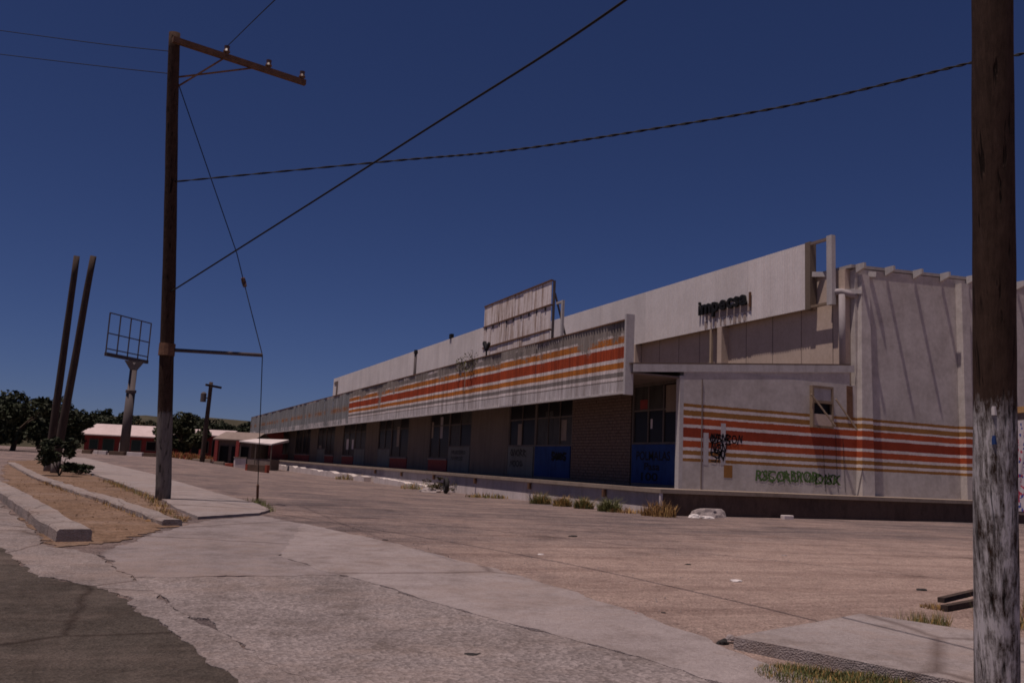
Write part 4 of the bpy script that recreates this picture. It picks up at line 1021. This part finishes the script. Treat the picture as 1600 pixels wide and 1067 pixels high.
def tuft(loc, w, h, n, mats, label, seed, name='grass_tuft', cat='grass', group=None, bw=.008, lean=.5):
    rnd = random.Random(seed); loc = Vector(loc); root_ = None
    m = MB()
    for i in range(n):
        a = rnd.uniform(0, 2*math.pi); r = w / 2 * math.sqrt(rnd.random()); p = loc + Vector((math.cos(a) * r, math.sin(a) * r, 0))
        p.z = H(p.x, p.y) if abs(loc.z - H(loc.x, loc.y)) < .2 else loc.z
        b = rnd.uniform(0, 2*math.pi); hh = h * rnd.uniform(.35, 1.0) * (1 - .5 * (r / (w / 2)) ** 2); ln = hh * lean * rnd.uniform(.2, 1.2)
        d = Vector((math.cos(b), math.sin(b), 0)); s_ = Vector((-d.y, d.x, 0)) * bw * rnd.uniform(.7, 1.5)
        m.add([p - s_, p + s_, p + d * ln * .4 + Vector((0, 0, hh * .6)) + s_ * .7, p + d * ln * .4 + Vector((0, 0, hh * .6)) - s_ * .7, p + d * ln + Vector((0, 0, hh))], [(0, 1, 2, 3), (3, 2, 4)])
    o = m.build(name, mats[0], loc=loc, fix=False)
    for k in mats[1:]: o.data.materials.append(k)
    if len(mats) > 1:
        for p in o.data.polygons: p.material_index = (p.index // 2 * 7919 % 97) % len(mats)
    tag(o, label, cat, group); return o
def front_ground(px, x=15.0):
    y = P(px, 760, 0, x).y; return Vector((x, y, H(x, y)))
for px, w, h, mats, lab, sd in ((845, .85, .60, ['weed', 'straw', 'grass'], 'first green-yellow weed clump at the platform foot, farthest from the corner', 51),
        (880, .7, .50, ['straw', 'weed', 'straw'], 'second weed clump at the platform foot, more straw than green', 52),
        (913, .7, .55, ['weed', 'grass', 'straw'], 'third weed clump at the platform foot, greyish green', 53),
        (953, .75, .62, ['weed', 'grass', 'weed'], 'round green weed clump at the platform foot, nearest the corner', 54)):
    tuft(front_ground(px, 14.55), w, h, 520, [MT[k] for k in mats], lab, sd, 'weed_clump', 'weed', 'weeds at the platform foot', .009, 1.15)
tuft(Vector((15.05, 22.95, H(15.05, 22.95))), 1.1, .62, 520, [MT['straw'], MT['strawdk']], 'tall rust-brown dry grass at the platform corner', 55, 'dry_grass', 'grass', None, .01, .6)
tuft(Vector((14.85, 24.6, H(14.85, 24.6))), 1.2, .25, 200, [MT['straw'], MT['strawdk']], 'low straw grass along the platform just left of its corner', 56, 'dry_grass', 'grass', None, .01, .7)
for x, y, w, h, lab, sd in ((14.9, 46.5, 2.4, .5, 'straw weeds left of the dumped tyre by the platform', 57), (14.8, 62, 2.6, .6, 'yellow weeds at the far whitewashed platform wall', 58), (14.7, 36.2, 2.0, .3, 'sparse straw between the tyre and the weed clumps', 59)):
    tuft(Vector((x, y, H(x, y))), w, h, 260, [MT['straw'], MT['weed']], lab, sd, 'dry_grass', 'grass', None, .014, .7)
g_ = G(1262, 1062); 
for i, (dx, dy, lab) in enumerate(((0, 0, 'green grass at the edge of the near pavement slab, left half'), (.42, -.32, 'green grass at the edge of the near pavement slab, right half'))):
    tuft(Vector((g_.x + dx, g_.y + dy, H(g_.x, g_.y))), .80, .10, 2600, [MT['lawn'], MT['grass'], MT['lawn'], MT['straw']], lab, 61 + i, 'grass_tuft', 'grass', None, .003, .7)
def ribbon(name, pts, w, h, n, mats, label, seed, bw=.004):
    """grass along a line, too fine to count"""
    rnd = random.Random(seed); m = MB(); pts = [Vector((*p, 0)) for p in pts]
    L = [(b - a).length for a, b in zip(pts, pts[1:])]
    for i in range(n):
        t = rnd.random() * sum(L); k = 0
        while t > L[k]: t -= L[k]; k += 1
        p = pts[k].lerp(pts[k+1], t / L[k]); d0 = (pts[k+1] - pts[k]).normalized(); p += Vector((-d0.y, d0.x, 0)) * rnd.gauss(0, w / 2)
        if mnoise.noise((p.x * 1.6, p.y * 1.6, seed)) < -.12: continue
        p.z = H(p.x, p.y) + .01; b = rnd.uniform(0, 6.28); hh = h * rnd.uniform(.3, 1); d = Vector((math.cos(b), math.sin(b), 0)); s_ = Vector((-d.y, d.x, 0)) * bw
        m.add([p - s_, p + s_, p + d * hh * .5 + Vector((0, 0, hh))], [(0, 1, 2)])
    o = m.build(name, mats[0], loc=(0, 0, 0), fix=False)
    for k in mats[1:]: o.data.materials.append(k)
    for p in o.data.polygons: p.material_index = p.index % len(mats)
    return tag(o, label, 'grass', kind='stuff')
ribbon('grass', [(.95, 17.1), (.75, 20), (.55, 24), (-.7, 34)], .22, .14, 1500, [MT['straw'], MT['weed'], MT['strawdk']], 'dry grass fringe along the left pavement edge', 71, .007)
ribbon('grass', [(.5, 17.2), (-.9, 23.4), (-2.6, 32)], .14, .13, 900, [MT['straw'], MT['strawdk']], 'dry grass fringe along the long kerb', 72, .007)
ribbon('grass', [(2.95, 20.0), (3.1, 22.5), (2.9, 23.8)], .12, .16, 400, [MT['weed'], MT['grass']], 'green fringe at the guy wire anchor corner', 73, .008)
ribbon('grass', [(7.55, 6.85), (8.3, 6.9), (9.3, 6.6)], .22, .17, 1500, [MT['straw'], MT['weed'], MT['grass']], 'yellow-green tall grass behind the thick pole', 74, .004)
ribbon('grass', [(8.9, 6.6), (10.5, 7.0), (13.0, 6.6)], .5, .40, 2600, [MT['straw'], MT['strawdk'], MT['weed']], 'tan tall grass right of the thick pole', 75, .004)
ribbon('hedge', [tuple(GD(q, 88).xy) for q in (268, 300, 332)], .8, .75, 2600, [MT['straw'], MT['strawdk'], MT['redpaint']], 'orange-brown dry hedge strip at the far lot edge', 77, .05)
# weeds growing out of the canopy edge
for i, (px, hh, lab) in enumerate(((738, .75, 'largest green weed growing from the canopy edge left of the sheet sign'), (722, .5, 'smaller green weed just left of the largest canopy weed'))):
    c = P(px, 580, 0, XF - .04); c.z = FZ1 + .02
    rnd = random.Random(90 + i); m = MB()
    for k in range(90):
        a = rnd.uniform(0, 6.28); p = c + Vector((rnd.uniform(-.25, .02), rnd.uniform(-1.0, 1.0) * hh, rnd.uniform(-.9, .55) * hh)); s_ = rnd.uniform(.03, .07)
        u = Vector((rnd.gauss(0, 1), rnd.gauss(0, 1), rnd.gauss(0, 1))).normalized(); v = u.cross(Vector((0.2, 0.5, 1))).normalized()
        m.add([p - u * s_, p + v * s_ * .5, p + u * s_, p - v * s_ * .5], [(0, 1, 2, 3)])
    W_ = empty('canopy_weed', c, lab, 'weed', 'weeds on the canopy')
    m.build('foliage', MT['weed'], W_, fix=False); m = MB()
    for k in range(8):
        m.tube([c + Vector((0, rnd.uniform(-.2, .2), -.05)), c + Vector((-.1, rnd.uniform(-.8, .8) * hh, rnd.uniform(-.7, .6) * hh))], .008, 4)
    m.build('stems', MT['bark'], W_)

# ------------------------------------------------------------------ far houses, kiosk, kerbs
def house(px0, px1, dep, z_wall, z_roof, label, wall, roof, wins, pillars=(), depth_m=7.0, over=.4, rp=.35, name='house'):
    a, b = GD(px0, dep), GD(px1, dep); z = min(a.z, b.z) - .2
    t = Vector((b.x - a.x, b.y - a.y, 0)); L = t.length; t.normalize(); n = Vector((-t.y, t.x, 0))
    zw, zr = D((px0+px1)/2, z_wall, dep).z, D((px0+px1)/2, z_roof, dep).z
    R_ = empty(name, Vector((a.x, a.y, z)), label, 'house')
    def q(u, w, zz): return a.xy.to_3d() + t * u + n * w + Vector((0, 0, zz))
    def bx(m, u0, u1, w0, w1, z0, z1): m.hexa([q(u0,w0,z0), q(u1,w0,z0), q(u1,w1,z0), q(u0,w1,z0), q(u0,w0,z1), q(u1,w0,z1), q(u1,w1,z1), q(u0,w1,z1)])
    part('wall', wall, lambda m: bx(m, 0, L, 0, depth_m, z, zw), R_)
    part('roof', roof, lambda m: m.hexa([q(-over, -over*2, zw), q(L+over, -over*2, zw), q(L+over, depth_m*.5, zr), q(-over, depth_m*.5, zr),
                                    q(-over, -over*2, zw+.12), q(L+over, -over*2, zw+.12), q(L+over, depth_m*.5, zr+.12), q(-over, depth_m*.5, zr+.12)]), R_)
    part('roof', roof, lambda m: m.hexa([q(-over, depth_m*.5+.002, zr), q(L+over, depth_m*.5+.002, zr), q(L+over, depth_m+over, zw), q(-over, depth_m+over, zw),
                                    q(-over, depth_m*.5+.002, zr+.12), q(L+over, depth_m*.5+.002, zr+.12), q(L+over, depth_m+over, zw+.12), q(-over, depth_m+over, zw+.12)]), R_)
    for (u0, u1, f0, f1, mt) in wins:
        w_ = part('window', MT['mullion'], lambda m: bx(m, u0*L, u1*L, -.08, .02, z + (zw-z)*f0, z + (zw-z)*f1), R_)
        part('pane', MT[mt], lambda m: bx(m, u0*L+.08, u1*L-.08, -.1, -.081, z + (zw-z)*f0+.08, z + (zw-z)*f1-.08), w_)
    for u in pillars: part('pillar', MT['redwall'], lambda m: bx(m, u*L-.18, u*L+.18, -.9, -.55, z, zw-.05), R_)
    return R_
house(131, 262, 104, 682, 664, 'low red-walled house with long pale roof behind the lot', MT['redwall'], MT['pinkroof'],
      [(.06, .17, .25, .8, 'shutter'), (.22, .36, .0, .85, 'shutter'), (.42, .5, .3, .8, 'glass'), (.56, .68, .25, .85, 'shutter'), (.74, .86, .3, .8, 'glass')])
house(287, 349, 106, 681, 671, 'small red-pillared shop with pale tin roof behind the far utility pole', MT['redwall'], MT['pinkroof'],
      [(.18, .45, .0, .85, 'glass'), (.52, .62, .3, .8, 'glass'), (.70, .92, .0, .85, 'glass')], (.04, .48, .96))
house(340, 392, 97, 688, 675, 'brown-roofed open shed with a dark interior near the canopy end', MT['soffit'], MT['brownroof'],
      [(.05, .35, .0, .8, 'glass'), (.4, .62, .0, .8, 'glass'), (.68, .95, .0, .8, 'glass')], (.02, .65))
ka = GD(372, 86); 
KI = empty('awning_stand', ka, 'white flat-topped awning stand at the far end of the platform', 'stand')
kb = GD(423, 84); tv = (kb - ka); tv.z = 0; kl = tv.length; tv.normalize(); nv = Vector((-tv.y, tv.x, 0)); zk = D(395, 691, 85).z
def kq(u, w, zz): return Vector((ka.x, ka.y, 0)) + tv * u + nv * w + Vector((0, 0, zz))
part('awning', MT['whitewall'], lambda m: m.hexa([kq(0, 0, zk), kq(kl, 0, zk - .2), kq(kl, 2.4, zk + .2), kq(0, 2.4, zk + .2), kq(0, 0, zk + .12), kq(kl, 0, zk - .08), kq(kl, 2.4, zk + .45), kq(0, 2.4, zk + .45)]), KI)
for u in (.1, kl * .5, kl - .1):
    part('post', MT['mullion'], lambda m: m.bar(kq(u, .15, ka.z - .1), kq(u, .15, zk - .15), .1), KI)
part('counter', MT['soffit'], lambda m: m.hexa([kq(.9, .4, ka.z - .1), kq(kl - .3, .4, ka.z - .1), kq(kl - .3, 1.6, ka.z - .1), kq(.9, 1.6, ka.z - .1), kq(.9, .4, ka.z + .9), kq(kl - .3, .4, ka.z + .9), kq(kl - .3, 1.6, ka.z + .9), kq(.9, 1.6, ka.z + .9)]), KI)
wb = GD(376, 80)
WBk = empty('masonry_block', wb, 'pale square masonry block standing below the white awning', 'block')
part('body', MT['whitewall'], lambda m: m.box(wb.x - .5, wb.x + .5, wb.y - .4, wb.y + .4, wb.z - .3, wb.z + .9), WBk, bevel=.03)
part('cap', MT['slab'], lambda m: m.box(wb.x - .55, wb.x + .55, wb.y - .45, wb.y + .45, wb.z + .901, wb.z + .98), WBk)
pl = GD(402, 66)
PL = empty('planter', pl, 'long dark concrete planter with red ends at the far end of the lot', 'planter')
tq = (GD(419, 66) - GD(385, 66)); tq.z = 0; tl = tq.length; tq.normalize(); nq = Vector((-tq.y, tq.x, 0)); a0 = GD(385, 66)
def pq(u, w, zz): return Vector((a0.x, a0.y, 0)) + tq * u + nq * w + Vector((0, 0, zz))
def pbx(m, u0, u1, w0, w1, z0, z1): m.hexa([pq(u0,w0,z0), pq(u1,w0,z0), pq(u1,w1,z0), pq(u0,w1,z0), pq(u0,w0,z1), pq(u1,w0,z1), pq(u1,w1,z1), pq(u0,w1,z1)])
part('trough', MT['dockside'], lambda m: pbx(m, .16, tl - .16, 0, .7, pl.z - .2, pl.z + .5), PL)
part('end_block', MT['redpaint'], lambda m: pbx(m, 0, .159, -.02, .72, pl.z - .2, pl.z + .52), PL)
part('end_block', MT['redpaint'], lambda m: pbx(m, tl - .159, tl, -.02, .72, pl.z - .2, pl.z + .52), PL)
# whitewashed ramp walls at the far platform
for i, (y0, y1, x, hh, lab) in enumerate(((58, 99, 14.55, .55, 'long low whitewashed ramp wall in front of the far platform'), (45.5, 56.5, 14.85, .36, 'shorter whitewashed wall between the scraggly bush and the long ramp wall'))):
    m = MB(); z0 = H(x, y0) - .3; n = 40
    top = []
    for k in range(n + 1):
        y_ = y0 + (y1 - y0) * k / n; top.append((y_, z0 + .3 + hh * (.6 + .4 * k / n) + .16 * mnoise.noise((y_ * .5, i, 0)) + .07 * mnoise.noise((y_ * 1.9, i, 3))))
    m.prism([(y0, z0)] + [(y1, z0)] + top[::-1], 0, x, x + .5)
    tag(m.build('ramp_wall', MT['dockwhite'], loc=(x, y0, z0)), lab, 'wall')
# kerb stones at the far lot edge, painted white here and there
ks = [(130, 144), (148, 155), (156, 168), (172, 196), (200, 224), (226, 248)]
labs = ['first grey kerb stone from the left at the far lot edge', 'short whitewashed kerb stone at the far lot edge, second from the left', 'whitewashed kerb stone left of the billboard column', 'dark kerb stone at the billboard column foot', 'bright whitewashed kerb stone just right of the billboard column', 'dark kerb stone nearest the leaning pole']
for i, (a, b) in enumerate(ks):
    p, q = GD(a, 83), GD(b, 83); z = (p.z + q.z) / 2
    m = MB(); m.bar(p.xy.to_3d() + Vector((0, 0, z + .1)), q.xy.to_3d() + Vector((0, 0, z + .1)), .4, .5)
    tag(m.build('kerb_stone', MT['whitewall'] if i in (1, 2, 4) else MT['dockside'], loc=p, bevel=.03), labs[i], 'kerb', 'kerb stones at the far lot edge')
for i, (a, b, dp, lab) in enumerate(((333, 352, 84, 'grey kerb stone right of the orange hedge'), (354, 366, 80, 'low red-brown kerb stone before the pale block'), (303, 331, 86, 'tan kerb stone under the orange hedge end'))):
    p, q = GD(a, dp), GD(b, dp); z = (p.z + q.z) / 2; m = MB(); m.bar(p.xy.to_3d() + Vector((0, 0, z + .05)), q.xy.to_3d() + Vector((0, 0, z + .05)), .4, .45)
    tag(m.build('kerb_stone', (MT['slab'], MT['redpaint'], MT['slab'])[i], loc=p, bevel=.03), lab, 'kerb', 'kerb stones at the far lot edge')

# ------------------------------------------------------------------ debris
def rock(loc, sx_, sy_, sz_, mat, label, seed, name='rubble', cat='rubble', flat=False):
    bm = bmesh.new(); bmesh.ops.create_icosphere(bm, subdivisions=3, radius=1)
    for v in bm.verts:
        q = v.co.copy(); k = 1 + .35 * mnoise.noise(q * 1.3 + Vector((seed, 0, 0))) + .15 * mnoise.noise(q * 3.5 + Vector((0, seed, 0)))
        v.co = Vector((q.x * sx_, q.y * sy_, max(-.2, q.z) * sz_)) * k
        if flat: v.co.z = min(v.co.z, sz_ * .75)
    me = bpy.data.meshes.new(name); bm.to_mesh(me); bm.free()
    return tag(link(name, me, mat, None, loc), label, cat)
def gz(x, y, d=0): return Vector((x, y, H(x, y) + d))
rk = P(1105, 812, 1, DY - .35); rock(gz(rk.x, DY - .38), .62, .30, .36, MT['rock'], 'flat-topped broken concrete slab against the dark platform side', 1, flat=True)
rk = P(1080, 815, 1, DY - .6); rock(gz(rk.x, DY - .75), .19, .15, .12, MT['paper'], 'crumpled white bag left of the broken slab', 2, 'crumpled_bag', 'bag')
rk = P(1097, 820, 1, DY - .8); rock(gz(rk.x + .1, DY - .95), .22, .14, .08, MT['paper'], 'flat white scrap beside the crumpled bag', 3, 'paper_scrap', 'litter', True)
rk = P(1230, 815, 1, DY - .5)
m = MB(); z_ = H(rk.x, DY - .5); m.box(rk.x - .2, rk.x + .2, DY - .6, DY - .4, z_ - .02, z_ + .13); tag(m.build('white_block', MT['whitewall'], loc=(rk.x, DY - .5, z_), bevel=.02), 'lone small white block at the foot of the dark platform side', 'block')
rk = G(988, 970); rock(rk, .075, .05, .03, MT['paper'], 'white paper scrap on the sand near the walkway band', 5, 'paper_scrap', 'litter', True)
rk = G(994, 961); rock(rk, .025, .025, .025, MT['redpaint'], 'tiny red-brown chip behind the white paper scrap', 6, 'brick_chip', 'rubble')
rk = G(1130, 1006); rock(rk, .06, .04, .045, MT['tyre'], 'small black lump at the corner of the near pavement slab', 7, 'black_lump', 'rubble')
rock(rk + Vector((.1, .04, .03)), .05, .03, .04, MT['rock'], 'grey chip leaning on the black lump', 8, 'stone_chip', 'rubble')
rk = G(1040, 1050); rock(rk, .07, .03, .018, MT['strawdk'], 'brown dry leaf on the joint of the walkway band', 9, 'dry_leaf', 'leaf', True)
for i, (px, py, w, mt, lab) in enumerate(((1150, 908, .09, 'paper', 'pale flat scrap lying in the middle of the lot'), (740, 1025, .09, 'tyre', 'dark oval scrap on the coarse paving'), (1075, 882, .06, 'tyre', 'small dark stone on the lot right of centre'),
        (845, 866, .05, 'paper', 'tiny white scrap on the lot centre'), (1440, 922, .09, 'tyre', 'dark scrap on the sand left of the timbers'), (1225, 868, .06, 'rock', 'pale pebble on the lot below the graffiti'), (290, 792, .1, 'paper', 'white scrap at the leaning pole foot'),
        (242, 815, .16, 'strawdk', 'brown clod at the end of the long kerb'), (185, 828, .12, 'dirt', 'brown clod on the earth strip'), (375, 792, .08, 'rock', 'grey stone near the guy anchor'), (1036, 957, .03, 'tyre', 'small dark pebble right of the white paper scrap'),
        (895, 838, .09, 'tyre', 'dark scrap on the lot below the weed clumps'), (602, 844, .06, 'tyre', 'dark speck of stone left on the lot'))):
    rock(G(px, py), w, w * .6, w * .35, MT[mt], lab, 20 + i, 'stone' if mt != 'paper' else 'paper_scrap', 'litter' if mt == 'paper' else 'stone', True)
# dumped tyre by the platform
tyl = Vector((14.3, 40.6, H(14.3, 40.6)))
m = MB(); nr, nt_ = 20, 8
for i in range(nr):
    for j in range(nt_):
        a, b = 2*math.pi*i/nr, 2*math.pi*j/nt_; r = .30 + .10 * math.cos(b)
        m.v.append(tyl + Vector((.05 * math.cos(a) + math.sin(b) * .11, math.cos(a) * r, .40 + math.sin(a) * r)))
m.f = [(i*nt_+j, ((i+1) % nr)*nt_+j, ((i+1) % nr)*nt_+(j+1) % nt_, i*nt_+(j+1) % nt_) for i in range(nr) for j in range(nt_)]
tag(m.build('tyre', MT['tyre'], loc=tyl, smooth=True), 'old tyre standing against the platform under the scraggly bush', 'tyre')
rock(gz(14.1, 42.4), .5, .5, .25, MT['rock'], 'grey heap of rubble under the scraggly bush', 14)
# timbers lying in the sand
ta, tb = G(1462, 952), G(1560, 930)
for i, (da, db, lab) in enumerate(((Vector((.15, .05, .10)), Vector((0, 0, .12)), 'upper dark timber lying in the grass left of the thick pole'), (Vector((0, -.12, .04)), Vector((0, -.25, .05)), 'lower dark timber lying in the grass left of the thick pole'))):
    m = MB(); m.bar(ta + da, tb + db, .08, .06); tag(m.build('timber', MT['pole2'], loc=ta + da), lab, 'timber')
tuft(gz(ta.x + .05, ta.y + .05), .35, .09, 160, [MT['straw'], MT['strawdk']], 'small straw mound at the tip of the timbers', 66, 'dry_grass', 'grass', None, .004, .8)
# poster hoarding at the right edge
h0, h1 = D(1588, 640, 13.0), D(1700, 640, 11.5)
hz1 = D(1592, 637, 13.0).z; hz0 = D(1592, 803, 13.0).z
HB = empty('poster_hoarding', Vector((h0.x, h0.y, H(h0.x, h0.y))), 'poster-covered hoarding with yellow header at the right edge behind the thick pole', 'hoarding')
hd = (h1 - h0); hd.z = 0; hL = hd.length; hd.normalize(); hn = Vector((hd.y, -hd.x, 0))
def hq(u, w, z): return Vector((h0.x, h0.y, z)) + hd * u + hn * w
def hb(m, u0, u1, w0, w1, z0, z1): m.hexa([hq(u0,w0,z0), hq(u1,w0,z0), hq(u1,w1,z0), hq(u0,w1,z0), hq(u0,w0,z1), hq(u1,w0,z1), hq(u1,w1,z1), hq(u0,w1,z1)])
part('board', MT['soffit'], lambda m: hb(m, 0, hL, 0, .05, hz0, hz1), HB)
part('header', MT['yellow'], lambda m: hb(m, 0, hL, .051, .07, hz1 - .09, hz1), HB)
for i in range(3): part('poster', MT['poster'], lambda m: hb(m, .02 + i * .8, .78 + i * .8, .051, .054, hz0 + .05, hz1 - .20), HB)
for u in (.15, hL - .2): part('post', MT['pole2'], lambda m: hb(m, u, u + .09, -.1, -.001, H(h0.x, h0.y) - .2, hz1), HB)

# ------------------------------------------------------------------ loose stones, too many to count
def gravel(name, label, n, box, smin, smax, mat, seed, keep=None):
    rnd = random.Random(seed); m = MB(); x0, x1, y0, y1 = box
    for i in range(n):
        x, y = rnd.uniform(x0, x1), rnd.uniform(y0, y1)
        if keep and not keep(x, y): continue
        r = smin + (smax - smin) * rnd.random() ** 3; z = H(x, y) + .012; a = rnd.uniform(0, 6.28)
        c, s_ = math.cos(a) * r, math.sin(a) * r
        m.add([(x + c, y + s_, z - .01), (x - s_ * .7, y + c * .7, z - .01), (x - c, y - s_, z - .01), (x + s_ * .7, y - c * .7, z - .01), (x + c * .2, y + s_ * .2, z + r * .6)],
              [(0, 1, 4), (1, 2, 4), (2, 3, 4), (3, 0, 4)])
    tag(m.build(name, mat, loc=(0, 0, 0), fix=False), label, kind='stuff')
gravel('gravel', 'loose stones scattered over the lot and sand', 1800, (4.8, 15.0, 6.5, 24), .003, .016, MT['rock'], 1, lambda x, y: x > 5.2 - (y - 8) * .15 and mnoise.noise((x * .5, y * .5, 4)) > -.1)
gravel('gravel', 'brown clods and stones on the earth strip', 1500, (-3.5, 1.1, 13.4, 34), .010, .06, MT['dirt'], 2, lambda x, y: -1.0 - (y - 14) * .17 < x < min(1.0, (y - 13.4) * .27 - .6) - max(0, y - 18) * .1)
gravel('gravel', 'dark grit on the driveway paving', 1300, (.6, 4.5, 3.0, 17), .004, .016, MT['tyre'], 3, lambda x, y: 1.4 - (y - 5) * .2 < x < 4.9)
